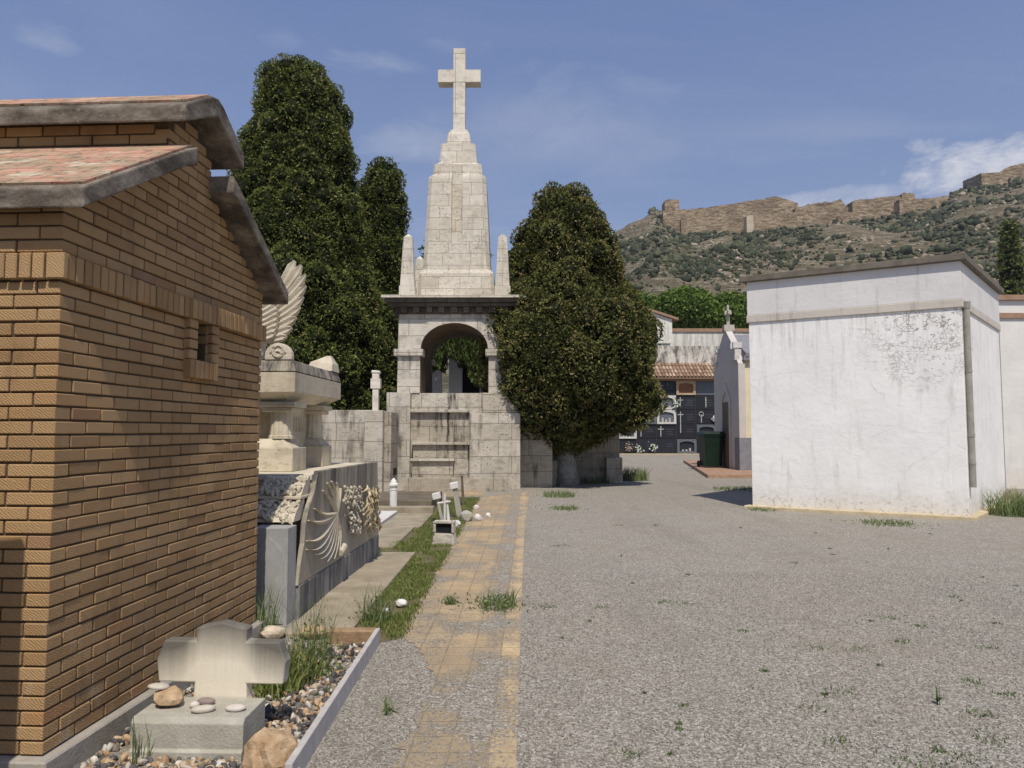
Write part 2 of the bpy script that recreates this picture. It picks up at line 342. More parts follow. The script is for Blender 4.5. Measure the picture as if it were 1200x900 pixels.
M['cypress'] = mat_leaf('cypress_foliage', [(0, srgb(30, 36, 16)), (0.35, srgb(84, 96, 38)), (0.7, srgb(120, 130, 60)), (0.9, srgb(136, 130, 74)), (1, srgb(154, 134, 88))], 0.15, 0.7)
M['cypress_brown'] = mat_leaf('cypress_foliage_with_cones', [(0, srgb(30, 34, 16)), (0.35, srgb(84, 90, 40)), (0.65, srgb(120, 122, 62)), (0.85, srgb(140, 124, 76)), (1, srgb(158, 130, 88))], 0.15, 0.7)
M['broad'] = mat_leaf('broad_foliage', [(0, srgb(58, 80, 30)), (0.4, srgb(92, 120, 44)), (0.8, srgb(124, 148, 62)), (1, srgb(152, 164, 84))], 0.25)
M['willow'] = mat_leaf('hanging_foliage', [(0, srgb(46, 60, 26)), (0.5, srgb(74, 92, 40)), (1, srgb(106, 118, 60))], 0.25)
M['scrub'] = mat_leaf('hill_scrub', [(0, srgb(52, 58, 44)), (0.5, srgb(72, 78, 58)), (1, srgb(98, 100, 74))], 0.05, 0.9)
M['plaster_right'] = None
M['whitewall'] = mat_plaster('white_render', srgb(224, 220, 214), srgb(150, 138, 122), dirtamt=0.35)
M['stainwall'] = mat_stained('mould_stained_render', srgb(214, 208, 196), srgb(84, 76, 66), None, 0.9, (2.6, 2.6, 0.9))
M['stainlight'] = mat_stained('rain_marked_render', srgb(224, 220, 210), srgb(128, 118, 102), None, 0.5, (3.0, 3.0, 0.25))
M['cream'] = mat_plaster('cream_render', srgb(226, 214, 176), srgb(160, 148, 120), dirtamt=0.2)
M['chapelgrey'] = mat_plaster('grey_lilac_render', srgb(206, 198, 190), srgb(120, 112, 106), dirtamt=0.3)
M['greydado'] = simple('grey_dado', srgb(142, 142, 148), srgb(120, 120, 126), 5)
M['terra'] = mat_rnd('barrel_tiles', [(0, srgb(138, 104, 80)), (0.5, srgb(170, 134, 106)), (1, srgb(200, 174, 146))], 0.85, 0.4, 20)
M['terracap'] = simple('terracotta_cap', srgb(176, 136, 108), srgb(140, 110, 88), 5)
M['brickfloor'] = simple('brick_platform', srgb(186, 148, 118), srgb(150, 114, 90), 6)
M['bin'] = simple('green_bin_plastic', srgb(26, 50, 38), srgb(20, 40, 30), 3, rough=0.45, bump=0.05)
M['rubber'] = simple('black_rubber', srgb(30, 30, 30), srgb(22, 22, 22), 5)
M['granite'] = simple('black_granite', srgb(44, 44, 50), srgb(30, 30, 36), 14, rough=0.4, bump=0.0, spec=0.4)
M['granite_blue'] = simple('blue_granite', srgb(50, 52, 62), srgb(36, 38, 46), 14, rough=0.4, bump=0.0)
M['granite_grey'] = simple('grey_granite', srgb(110, 116, 124), srgb(84, 90, 98), 14, rough=0.45, bump=0.0)
M['nichewhite'] = simple('white_niche_frame', srgb(214, 210, 204), srgb(184, 180, 172), 5)
M['nichetan'] = simple('tan_niche_frame', srgb(196, 170, 138), srgb(168, 140, 108), 5)
M['nichebrown'] = simple('brown_niche_plaque', srgb(150, 104, 70), srgb(120, 82, 56), 5)
M['silver'] = simple('dull_silver', srgb(190, 190, 186), srgb(150, 150, 148), 8, rough=0.4)
M['flowerw'] = mat_rnd('white_petals', [(0, srgb(196, 200, 190)), (1, srgb(244, 242, 236))], 0.7, 0.1, 30, 0.05)
M['flowerp'] = mat_rnd('pink_petals', [(0, srgb(150, 110, 116)), (1, srgb(206, 168, 170))], 0.7, 0.1, 30, 0.05)
M['flowery'] = mat_rnd('cream_lily_petals', [(0, srgb(150, 132, 98)), (0.5, srgb(196, 174, 132)), (1, srgb(226, 206, 168))], 0.7, 0.2, 30, 0.1)
M['flowergreen'] = mat_leaf('flower_leaves', [(0, srgb(50, 74, 36)), (1, srgb(110, 134, 72))], 0.2)
M['castle'] = None
M['pipe'] = simple('grey_downpipe', srgb(170, 166, 154), srgb(138, 134, 122), 6, bump=0.2)
M['slabtop'] = simple('grey_roof_edging', srgb(132, 122, 108), srgb(96, 88, 76), 4, bump=0.6, bscale=30)
M['darkopen'] = simple('dark_interior', srgb(26, 28, 36), srgb(20, 20, 26), 3)
M['footing'] = simple('sandy_footing', srgb(214, 194, 156), srgb(182, 162, 124), 5, bump=0.7, bscale=20)

# ------------------------------------------------------------ mesh helpers
ROOT = {}
def tag(o, label=None, cat=None, group=None, kind=None):
    if label: o['label'] = label
    if cat: o['category'] = cat
    if group: o['group'] = group
    if kind: o['kind'] = kind
    return o
def empty(name, loc, label, cat, rz=0.0, group=None, kind=None):
    o = bpy.data.objects.new(name, None); COL.objects.link(o)
    o.location = loc; o.rotation_euler = (0, 0, rz); o.empty_display_size = 0.2
    ROOT[o.name] = Matrix.Translation(Vector(loc)) @ Matrix.Rotation(rz, 4, 'Z')
    return tag(o, label, cat, group, kind)
class MB:
    def __init__(s): s.v = []; s.f = []; s.r = []; s.cur = 0.5
    def add(s, vs, fs):
        o = len(s.v); s.v += [tuple(v) for v in vs]
        for f in fs: s.f.append(tuple(i+o for i in f)); s.r.append(s.cur)
        return s
    def box(s, x0, x1, y0, y1, z0, z1, T=None):
        vs = [(x0,y0,z0),(x1,y0,z0),(x1,y1,z0),(x0,y1,z0),(x0,y0,z1),(x1,y0,z1),(x1,y1,z1),(x0,y1,z1)]
        if T: vs = [T @ Vector(v) for v in vs]
        return s.add(vs, [(0,3,2,1),(4,5,6,7),(0,1,5,4),(1,2,6,5),(2,3,7,6),(3,0,4,7)])
    def cbox(s, x0, x1, y0, y1, z0, z1, b=0.01, T=None):
        """box with chamfered edges"""
        import itertools
        bm_v = []; X = (x0, x1); Y = (y0, y1); Z = (z0, z1)
        idx = {}
        for i, j, k in itertools.product((0, 1), repeat=3):
            for a in range(3):
                p = [X[i], Y[j], Z[k]]; sg = [1-2*i, 1-2*j, 1-2*k]
                for q in range(3):
                    if q != a: p[q] += sg[q]*b
                idx[(i, j, k, a)] = len(bm_v); bm_v.append(tuple(p))
        fs = []
        for a in range(3):
            for sd in (0, 1):
                o = [q for q in range(3) if q != a]; loop = []
                for (u, w) in ((0,0),(1,0),(1,1),(0,1)):
                    c = [0]*3; c[a] = sd; c[o[0]] = u; c[o[1]] = w; loop.append(idx[(*c, a)])
                if (sd == 0) != (a == 1): loop = loop[::-1]
                fs.append(tuple(loop))
        for a in range(3):      # edges parallel to axis a
            o = [q for q in range(3) if q != a]
            for u in (0, 1):
                for w in (0, 1):
                    c0 = [0]*3; c0[o[0]] = u; c0[o[1]] = w; c1 = list(c0); c1[a] = 1
                    fs.append((idx[(*c0, o[0])], idx[(*c0, o[1])], idx[(*c1, o[1])], idx[(*c1, o[0])]))
        for i, j, k in itertools.product((0, 1), repeat=3): fs.append((idx[(i,j,k,0)], idx[(i,j,k,1)], idx[(i,j,k,2)]))
        if T: bm_v = [T @ Vector(v) for v in bm_v]
        return s.add(bm_v, fs)
    def prism(s, poly, a0, a1, axis='y', T=None):
        """poly in the other two axes, extruded a0..a1 along axis"""
        n = len(poly); vs = []
        for a in (a0, a1):
            for p in poly:
                v = {'x': (a, p[0], p[1]), 'y': (p[0], a, p[1]), 'z': (p[0], p[1], a)}[axis]
                vs.append(T @ Vector(v) if T else v)
        fs = [tuple(range(n))[::-1], tuple(range(n, 2*n))]
        for i in range(n): j = (i+1) % n; fs.append((i, j, n+j, n+i))
        return s.add(vs, fs)
    def loft(s, rings, cap=True):
        n = len(rings[0]); vs = [p for r_ in rings for p in r_]; fs = []
        for k in range(len(rings)-1):
            for i in range(n):
                j = (i+1) % n; fs.append((k*n+i, k*n+j, (k+1)*n+j, (k+1)*n+i))
        if cap: fs.append(tuple(range(n))[::-1]); fs.append(tuple(range((len(rings)-1)*n, len(rings)*n)))
        return s.add(vs, fs)
    def tube(s, pts, rad, n=8, cap=True):
        pts = [Vector(p) for p in pts]; rings = []
        if not hasattr(rad, '__len__'): rad = [rad]*len(pts)
        for i, p in enumerate(pts):
            d = (pts[min(i+1, len(pts)-1)] - pts[max(i-1, 0)]).normalized()
            a = d.orthogonal().normalized() if abs(d.z) > 0.9 else d.cross(Vector((0, 0, 1))).normalized()
            b = d.cross(a)
            rings.append([p + (a*math.cos(2*PI*k/n) + b*math.sin(2*PI*k/n))*rad[i] for k in range(n)])
        return s.loft(rings, cap)
    def lathe(s, prof, cx, cy, n=20):
        return s.loft([[(cx+r_*math.cos(2*PI*k/n), cy+r_*math.sin(2*PI*k/n), z) for k in range(n)] for r_, z in prof])
    def blob(s, c, rx, ry, rz, jit=0.0, sub=1, T=None, seed=None):
        v, f = ICO[sub]; v = v.copy()
        if jit: v *= (1 + RNG.uniform(-jit, jit, (len(v), 1)))
        v = v*np.array([rx, ry, rz])
        if T is not None: v = v @ np.array(T.to_3x3()).T
        v = v + np.array(c)
        return s.add(v.tolist(), f.tolist())
    def build(s, name, mat, parent=None, world=False, label=None, cat=None, group=None, kind=None, smooth=False, bevel=0):
        if parent is not None and world:
            rt = parent
            while rt.parent: rt = rt.parent
            I = ROOT[rt.name].inverted(); s.v = [tuple(I @ Vector(v)) for v in s.v]
        me = bpy.data.meshes.new(name); me.from_pydata(s.v, [], s.f)
        org = None
        if parent is None:
            a = np.array(s.v); org = Vector(((a[:,0].min()+a[:,0].max())/2, (a[:,1].min()+a[:,1].max())/2, a[:,2].min()))
            me.transform(Matrix.Translation(-org))
        at_ = me.attributes.new('rnd', 'FLOAT', 'FACE'); at_.data.foreach_set('value', np.array(s.r, dtype=np.float32))
        me.materials.append(mat); me.update()
        o = bpy.data.objects.new(name, me); COL.objects.link(o)
        if org is not None: o.location = org; ROOT[o.name] = Matrix.Translation(org)
        if parent is not None: o.parent = parent
        if smooth: me.polygons.foreach_set('use_smooth', [True]*len(me.polygons))
        if bevel:
            bv = o.modifiers.new('bevel', 'BEVEL'); bv.width = bevel; bv.segments = 2; bv.limit_method = 'ANGLE'; bv.angle_limit = R(35)
        return tag(o, label, cat, group, kind)
def npmesh(name, verts, groups, mat, parent=None, label=None, cat=None, group=None, kind=None, smooth=False, origin=None):
    """groups: list of (faces NxK, rnd N)"""
    verts = np.asarray(verts, dtype=np.float32)
    if parent is not None:
        rt = parent
        while rt.parent: rt = rt.parent
        I = np.array(ROOT[rt.name].inverted()); verts = verts @ I[:3, :3].T.astype(np.float32) + I[:3, 3].astype(np.float32)
    elif origin is not None: verts = verts - np.array(origin, dtype=np.float32)
    me = bpy.data.meshes.new(name)
    me.vertices.add(len(verts)); me.vertices.foreach_set('co', verts.ravel())
    loops = np.concatenate([g[0].ravel() for g in groups]).astype(np.int32)
    tot = np.concatenate([np.full(len(g[0]), g[0].shape[1], dtype=np.int32) for g in groups])
    start = np.concatenate([[0], np.cumsum(tot)[:-1]]).astype(np.int32)
    me.loops.add(len(loops)); me.loops.foreach_set('vertex_index', loops)
    me.polygons.add(len(tot)); me.polygons.foreach_set('loop_start', start)
    try: me.polygons.foreach_set('loop_total', tot)
    except Exception: pass
    me.update(calc_edges=True)
    a = me.attributes.new('rnd', 'FLOAT', 'FACE'); a.data.foreach_set('value', np.concatenate([g[1] for g in groups]).astype(np.float32))
    if smooth: me.polygons.foreach_set('use_smooth', np.ones(len(tot), dtype=bool))
    me.materials.append(mat)
    o = bpy.data.objects.new(name, me); COL.objects.link(o)
    if origin is not None and parent is None: o.location = origin; ROOT[o.name] = Matrix.Translation(Vector(origin))
    if parent is not None: o.parent = parent
    return tag(o, label, cat, group, kind)
def _ico():
    import bmesh
    d = {}
    for k in (1, 2, 3):
        bm = bmesh.new(); bmesh.ops.create_icosphere(bm, subdivisions=k, radius=1)
        d[k-1] = (np.array([v.co[:] for v in bm.verts]), np.array([[v.index for v in f.verts] for f in bm.faces])); bm.free()
    return d
ICO = _ico()

def unit(a): return a/np.maximum(np.linalg.norm(a, axis=-1, keepdims=True), 1e-9)
def leaf_quads(P, D, size, width, spread=0.7, rng=RNG):
    """P positions, D outward directions: little quads standing more or less outward"""
    n = len(P)
    t = unit(D*(1-spread) + unit(rng.normal(size=(n, 3)))*spread)
    s_ = unit(np.cross(t, rng.normal(size=(n, 3))))
    L = (size*rng.uniform(0.6, 1.3, (n, 1))); W = (width*rng.uniform(0.6, 1.3, (n, 1)))
    a = P - t*L*0.4; b = P + t*L*0.6
    V = np.stack([a - s_*W*0.35, a + s_*W*0.35, b + s_*W*0.5, b - s_*W*0.5], axis=1).reshape(-1, 3)
    Fc = np.arange(4*n).reshape(n, 4)
    return V, Fc
def foliage(name, puffs, n, size, width, mat, parent, seed=1, core=0.66, spread=0.5, conefrac=0.15, shell=(0.90, 1.05), extra_rnd=0.0):
    rng = np.random.default_rng(seed)
    C = np.array([p[:3] for p in puffs], float); Rr = np.array([p[3] for p in puffs], float)
    tone = rng.uniform(-0.20, 0.16, len(C))
    w = Rr**2; idx = rng.choice(len(C), size=n, p=w/w.sum())
    D = unit(rng.normal(size=(n, 3))); D[:, 2] += 0.15; D = unit(D)
    P = C[idx] + D*(Rr[idx]*(rng.uniform(shell[0], shell[1], n) + (rng.random(n) < 0.05)*rng.uniform(0, 0.28, n)))[:, None]
    keep = np.ones(n, bool)
    for s0 in range(0, n, 4000):
        q = P[s0:s0+4000]; dd = np.linalg.norm(q[:, None, :] - C[None], axis=2)
        keep[s0:s0+4000] = ~((dd < Rr[None]*0.74).any(axis=1))
    P = P[keep]; D = D[keep]; idx = idx[keep]; m_ = len(P)
    V, Fc = leaf_quads(P, D, size, width, spread, rng)
    r_ = np.clip(0.44 + tone[idx] + rng.normal(0, 0.10, m_), 0, 0.78)
    nzv = rng.random(m_); pc = np.where(rng.random(len(C)) < 0.3, conefrac*2.2, conefrac*0.5)[idx]; cone = nzv < pc; r_[cone] = rng.uniform(0.78, 1.0, cone.sum())
    v0, f0 = ICO[1]
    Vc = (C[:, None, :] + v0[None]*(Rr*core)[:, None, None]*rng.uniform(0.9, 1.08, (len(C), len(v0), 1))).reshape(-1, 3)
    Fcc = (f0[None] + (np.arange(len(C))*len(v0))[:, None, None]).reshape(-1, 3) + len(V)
    return npmesh(name, np.vstack([V, Vc]), [(Fc, r_), (Fcc, np.full(len(Fcc), 0.0))], mat, parent)  # cores take the darkest leaf tone: gap shade painted into their colour
def column_puffs(cx, cy, prof, rr, dens, seed, squash=1.0, flat=1.0):
    """prof: [(z, radius)] ; puffs spread over the surface of that column"""
    rng = np.random.default_rng(seed); out = []
    zs = [p[0] for p in prof]; rs = [p[1] for p in prof]
    z = zs[0]
    while z < zs[-1]:
        rad = np.interp(z, zs, rs); k = max(3, int(2*PI*max(rad-rr*0.5, 0.1)/(rr*dens)))
        off = rng.uniform(0, 6.28)
        for i in range(k):
            a = off + 2*PI*i/k + rng.normal(0, 0.12); q = rr*rng.uniform(0.55, 1.35)
            lump = 1 + 0.24*mnoise.noise((math.cos(a)*1.6+seed, math.sin(a)*1.6, z*0.75)) + 0.03*math.sin(z*2.6+seed)
            r2 = max(rad*lump - q*0.6 + rng.uniform(-0.75, 0.35)*rr, 0.0)
            out.append((cx + math.cos(a)*r2, cy + math.sin(a)*r2*flat, z + rng.normal(0, rr*0.25), q))
        z += rr*dens*0.8
    for k in range(14):
        out.append((cx + rng.normal(0, rs[-1]*0.4), cy + rng.normal(0, rs[-1]*0.4), zs[-1] - rng.uniform(0.5, 1.6)*rr, rr*rng.uniform(0.6, 0.9)))
    # filling of the inside so that nothing shows through
    for zz in np.arange(zs[0], zs[-1], rr*0.9):
        rad = np.interp(zz, zs, rs)*0.58
        if rad > rr*0.5: out.append((cx, cy, zz, rad))
    return out
def blades(P, h, w, lean=0.35, rng=RNG, hv=0.4, z0=0.0, tone=(0.1, 0.9)):
    n = len(P); P = np.asarray(P, float)
    if P.shape[1] == 2: P = np.hstack([P, np.full((n, 1), z0)])
    a = rng.uniform(0, 2*PI, n); d = np.stack([np.cos(a), np.sin(a), np.zeros(n)], 1); b = rng.uniform(0, 2*PI, n)
    s_ = np.stack([np.cos(b), np.sin(b), np.zeros(n)], 1)
    H = (h*rng.uniform(1-hv, 1+hv, n))[:, None]; Wd = (w*rng.uniform(0.7, 1.3, n))[:, None]
    Ln = (rng.uniform(0, 1, n)*lean)[:, None]*H
    up = np.array([0, 0, 1.0])
    m1 = P + up*H*0.55 + d*Ln*0.35; t1 = P + up*H*0.95 + d*Ln
    V = np.stack([P - s_*Wd/2, P + s_*Wd/2, m1 + s_*Wd*0.42, m1 - s_*Wd*0.42, t1 + s_*Wd*0.08, t1 - s_*Wd*0.08], 1).reshape(-1, 3)
    o = np.arange(n)[:, None]*6
    Fc = np.vstack([o + np.array([0, 1, 2, 3]), o + np.array([3, 2, 4, 5])])
    r_ = rng.uniform(tone[0], tone[1], n); return V, Fc, np.concatenate([r_, r_])
def tuft(name, x, y, n, rad, h, w, lean, mat, label, group, seed, leafy=0, z=0.0, stems=0):
    rng = np.random.default_rng(seed)
    a = rng.uniform(0, 2*PI, n); r_ = rad*np.sqrt(rng.random(n))
    P = np.stack([x + np.cos(a)*r_, y + np.sin(a)*r_, np.full(n, z)], 1)
    V, Fc, rr = blades(P, h, w, lean, rng, 0.5)
    gs_ = [(Fc, rr)]
    if leafy:
        Q = np.stack([x + rng.normal(0, rad*0.7, leafy), y + rng.normal(0, rad*0.7, leafy), z + np.abs(rng.normal(0, h*0.4, leafy)) + 0.005], 1)
        V2, F2 = leaf_quads(Q, np.tile([0, 0, 1.0], (leafy, 1)), 0.03, 0.014, 0.8, rng)
        gs_.append((F2 + len(V), rng.uniform(0.1, 0.8, leafy))); V = np.vstack([V, V2])
    return npmesh(name, V, gs_, mat, None, label, 'weed', group, origin=(x, y, z))
def rocks(C, S, sub=0, jit=0.25, seed=3, flat=0.7, facet=0):
    rng = np.random.default_rng(seed); v0, f0 = ICO[sub]; n = len(C); S = np.asarray(S)
    sc = S[:, None, None]*rng.uniform(0.6, 1.25, (n, 1, 3))*np.array([1, 1, flat])
    Rm = unit(rng.normal(size=(n, 4)))
    q = Rm; w, x, y, z = q.T
    mats = np.stack([np.stack([1-2*(y*y+z*z), 2*(x*y-z*w), 2*(x*z+y*w)], 1), np.stack([2*(x*y+z*w), 1-2*(x*x+z*z), 2*(y*z-x*w)], 1), np.stack([2*(x*z-y*w), 2*(y*z+x*w), 1-2*(x*x+y*y)], 1)], 1)
    V = np.repeat(v0[None], n, 0)*(1 + rng.uniform(-jit, jit, (n, len(v0), 1))*(0.25 if facet else 1))
    for q_ in range(facet):
        pn_ = unit(rng.normal(size=(n, 1, 3))); d_ = (V*pn_).sum(2, keepdims=True); V = V - pn_*np.maximum(d_-rng.uniform(0.35, 0.7, (n, 1, 1)), 0)
    V = V*sc
    V = np.einsum('nij,nkj->nki', mats, V) + np.asarray(C)[:, None, :]
    Fc = (f0[None] + (np.arange(n)*len(v0))[:, None, None]).reshape(-1, 3)
    return V.reshape(-1, 3), Fc, np.repeat(rng.random(n), len(f0))
# ------------------------------------------------------------ light and sky
EL = R(57.0); SAZ = (0.12, -1.0)
sd = Vector((SAZ[0], SAZ[1], 0)).normalized()*math.cos(EL) + Vector((0, 0, math.sin(EL)))
sun_d = bpy.data.lights.new('sun', 'SUN'); sun_d.energy = 4.7; sun_d.angle = R(0.53); sun_d.color = (1.0, 0.935, 0.825)
sun = bpy.data.objects.new('sun', sun_d); COL.objects.link(sun)
sun.rotation_euler = (-sd).to_track_quat('-Z', 'Y').to_euler(); sun.location = (5, -10, 30)
W = bpy.data.worlds.new('World'); SC.world = W; W.use_nodes = True
wt = W.node_tree; bg = wt.nodes['Background']; L = wt.links.new
sky = wt.nodes.new('ShaderNodeTexSky'); sky.sky_type = 'NISHITA'; sky.sun_disc = False
sky.sun_elevation = EL; sky.sun_rotation = math.atan2(SAZ[0], SAZ[1]); sky.air_density = 1.0; sky.dust_density = 1.5; sky.ozone_density = 3.0; sky.altitude = 50
SKY = 0.092
class WM(Mat):
    def __init__(s): s.t = wt; s._g = None
w = WM()
tc = wt.nodes.new('ShaderNodeTexCoord').outputs['Generated']
def wdir(px, py): return (Vector(at(px, py, 10)) - Vector((0, 0, CH))).normalized()
dz = w.sep(tc)
# thin high cloud: streaks on a flat layer high above
den = w.math('ADD', w.math('MAXIMUM', dz[2], 0.0), 0.12)
lay = w.comb(w.math('DIVIDE', dz[0], den), w.math('DIVIDE', dz[1], den), 0.0)
n1 = w.noise(0.9, 8, 0.62, w.scale(lay, (0.8, 1.7, 1)), 0.6)
n2 = w.noise(0.35, 3, 0.5, lay)
thin = w.math('MULTIPLY', w.mr(n1, 0.47, 0.82), w.mr(n2, 0.38, 0.62), True)
def puffy(px, py, rx, ry, amt, scale=9.0, edge=0.55):
    """one cloud: noise inside an elongated patch of directions"""
    d = wdir(px, py); r_ = Vector((d.y, -d.x, 0)).normalized(); u_ = r_.cross(d)
    def dot(v):
        n = wt.nodes.new('ShaderNodeVectorMath'); n.operation = 'DOT_PRODUCT'; L(tc, n.inputs[0]); n.inputs[1].default_value = v; return n.outputs['Value']
    a = w.math('DIVIDE', dot(r_), rx); b = w.math('DIVIDE', dot(u_), ry)
    rr = w.math('ADD', w.math('MULTIPLY', a, a), w.math('MULTIPLY', b, b))
    rr = w.math('ADD', rr, w.math('LESS_THAN', dot(d), 0.0))
    nn = w.noise(scale, 9, 0.68, w.scale(tc, (1, 1, 2.2)), 0.4)
    f = w.math('ADD', w.math('MULTIPLY', rr, -1.0), w.math('MULTIPLY', w.math('SUBTRACT', nn, 0.5), 4.6))
    return w.math('MULTIPLY', w.mr(f, -0.9, -0.9+edge*2.0), amt)
dens = w.math('MULTIPLY', thin, 0.42)
for a_ in [(1168, 190, 0.115, 0.028, 0.78, 13.0, 0.55), (1085, 186, 0.030, 0.022, 0.62, 18.0, 0.6), (955, 238, 0.10, 0.016, 0.45, 9.0, 0.6), (48, 40, 0.034, 0.018, 0.30, 16.0, 1.3), (430, 72, 0.07, 0.014, 0.34, 14.0, 1.4),
           (545, 55, 0.06, 0.016, 0.26, 13.0, 1.5), (500, 165, 0.10, 0.03, 0.34, 8.0, 0.9), (330, 50, 0.03, 0.014, 0.16, 14.0, 1.3), (660, 150, 0.2, 0.07, 0.22, 7.0, 1.0)]:
    dens = w.math('MAXIMUM', dens, puffy(*a_))
grad = w.mix(w.mr(dz[2], 0.02, 0.55), (5.2, 6.4, 9.4, 1), (2.1, 3.2, 6.9, 1))
skc = w.mix(0.6, sky.outputs[0], grad)
skc = w.mix(dens, skc, (9.8, 9.8, 10.2, 1))
L(skc, bg.inputs[0]); bg.inputs[1].default_value = SKY
SC.view_settings.view_transform = 'Standard'; SC.view_settings.look = 'None'; SC.view_settings.exposure = -0.20; SC.view_settings.gamma = 1
SC.cycles.max_bounces = 6; SC.cycles.diffuse_bounces = 3; SC.cycles.transparent_max_bounces = 4

# ------------------------------------------------------------ ground
MB().add([(-900, -300, 0), (1500, -300, 0), (1500, 1500, 0), (-900, 1500, 0)], [(0, 1, 2, 3)]).build('ground', M['gravel'], kind='structure')
def sheet(name, poly, z, mat, **k): return MB().add([(x, y, z) for x, y in poly], [tuple(range(len(poly)))]).build(name, mat, **k)
def jig(pts, step=0.12, amp=0.03, seed=1):
    out = []; rng = np.random.default_rng(seed)
    for (x0, y0), (x1, y1) in zip(pts, pts[1:]):
        n = max(1, int(math.hypot(x1-x0, y1-y0)/step))
        for i in range(n): out.append((x0+(x1-x0)*i/n + rng.normal(0, amp), y0+(y1-y0)*i/n + rng.normal(0, amp)))
    out.append(pts[-1]); return out
left = jig([(-0.60, 3.0), (-0.57, 3.52), (-0.52, 4.4), (-0.5, 4.9), (-0.6, 5.3), (-0.74, 5.7), (-0.87, 5.93), (-0.85, 9), (-0.82, 12), (-0.78, 16.1), (-0.74, 18.2)], 0.07, 0.018)
right = [(0.5, 19.9), (0.228, 13.2), (0.11, 8), (0.016, 3.52), (0.0, 3.0)]
sheet('paved_path', left + right, 0.004, M['path'], kind='structure')
sheet('cross_path', jig([(-2.9, 18.6), (-0.72, 18.6)], 0.1, 0.03) + [(-0.70, 20.25), (-2.9, 20.25)], 0.004, M['path'], kind='structure')

# loose gravel lying on the near ground
rng = np.random.default_rng(11)
def scatter(n, x0, x1, y0, y1, pw=1.0):
    y = y0 + (y1-y0)*rng.random(n)**pw; x = x0 + (x1-x0)*rng.random(n); return x, y
x, y = scatter(52000, -1.0, 5.2, 3.2, 8.5, 1.5)
k = np.abs(x/y) < 0.75
onpath = (x > -0.52) & (x < 0.04) & (rng.random(len(x)) > 0.28); k &= ~onpath; k &= ~((x < -0.86) & (y > 5.7))
k &= ~((x > -0.88) & (x < 0.06) & (y > 5.8) & (rng.random(len(x)) > 0.15))
x, y = x[k], y[k]; s_ = rng.uniform(0.0028, 0.0070, len(x))
V, Fc, rr = rocks(np.stack([x, y, s_*0.35], 1), s_, 0, 0.25, 5)
# icosphere level 0 has 12 corners: cheap enough
npmesh('loose_gravel', V, [(Fc, rr)], M['pebs'], kind='stuff', label='loose grey gravel strewn over the forecourt and the paved path')

# grass strips
def inpoly(poly, n, rng):
    P = np.array(poly); x0, y0 = P.min(0); x1, y1 = P.max(0); out = []
    while len(out) < n:
        q = np.stack([rng.uniform(x0, x1, n), rng.uniform(y0, y1, n)], 1); ins = np.zeros(n, bool)
        for (ax, ay), (bx, by) in zip(poly, poly[1:]+poly[:1]):
            c = ((ay > q[:, 1]) != (by > q[:, 1])) & (q[:, 0] < (bx-ax)*(q[:, 1]-ay)/((by-ay) or 1e-9) + ax); ins ^= c
        out += q[ins].tolist()
    return np.array(out[:n])
grass_polys = [([(-1.27, 5.6), (-0.86, 5.9), (-0.86, 9.9), (-1.27, 9.8)], 17000, 0.028), ([(-1.78, 9.9), (-1.2, 9.7), (-0.86, 9.8), (-0.84, 12.2), (-1.55, 12.2)], 12000, 0.035),
               ([(-1.5, 12.2), (-0.84, 12.2), (-0.8, 17.8), (-1.45, 17.5)], 9000, 0.055)]
gv = []; gf = []; gr = []; off = 0
for poly, n, h in grass_polys:
    P = inpoly(poly, n, rng)
    nz = np.array([mnoise.noise((a*2.2, b*2.2, 3)) for a, b in P]); P = P[nz > -0.12]; 
    edge = rng.normal(0, 0.035, P.shape); V, Fc, rr = blades(P+edge, h, 0.007, 0.9, rng, 0.5, 0.0, (0.05, 0.95)); gv.append(V); gf.append(Fc+off); gr.append(rr); off += len(V)
npmesh('grass', np.vstack(gv), [(np.vstack(gf), np.concatenate(gr))], M['grass'], kind='stuff', label='short green grass growing between the grave slabs and the yellow path')
soil = simple('soil', srgb(120, 106, 72), srgb(92, 84, 54), 8, bump=0.6)
sheet('grass_soil', jig([(-1.30, 5.55), (-0.84, 5.85), (-0.82, 12), (-0.78, 18.3), (-1.6, 18.3), (-1.8, 9.9), (-1.27, 9.8), (-1.30, 5.55)], 0.15, 0.02), 0.0022, soil, kind='structure')

# ------------------------------------------------------------ brick mausoleum (left foreground)
HR = empty('brick_mausoleum', (-2.146, 3.478, 0), 'yellow brown brick mausoleum with stepped terracotta roof slabs in the left foreground', 'mausoleum', -math.atan(0.058))
Lh = 2.42; Wd = 2.4; CZ = 0.066; Z0 = 0.12
def zbot(y):      # underside of the stepped roof above the side wall
    if y < 0.93: return 2.64 + (y+0.11)*0.572
    if y > 1.49: return 2.64 + (2.53-y)*0.572
    return 3.60
bk = MB(); rb = random.Random(5)
def brick(x0, x1, y0, y1, z0, z1):
    bk.cur = rb.random(); j = rb.uniform(-0.0025, 0.0022); jj = rb.uniform(-0.0018, 0.0018)
    bk.cbox(x0+(j if x1 > -0.02 else jj), x1+(j if x1 > -0.02 else jj), y0+(j if y0 < 0.02 else jj), y1+(jj), z0+jj, z1+jj*0.5, 0.0028+abs(jj))
def side_course(z0, z1, y0, y1, even, depth=0.09, skip=None, xo=0.0):
    y = y0
    first = 0.227 if even else 0.110
    lens = [first]
    while y < y1-0.02:
        l = first if y == y0 else 0.227
        e = min(y+l, y1)
        if not (skip and not (e <= skip[0]+0.01 or y >= skip[1]-0.01)):
            brick(-depth+xo, xo, y, e, z0, z1)
        elif skip:
            if y < skip[0]-0.02: brick(-depth+xo, xo, y, skip[0], z0, z1)
            if e > skip[1]+0.02: brick(-depth+xo, xo, skip[1], e, z0, z1)
        y = e+0.010
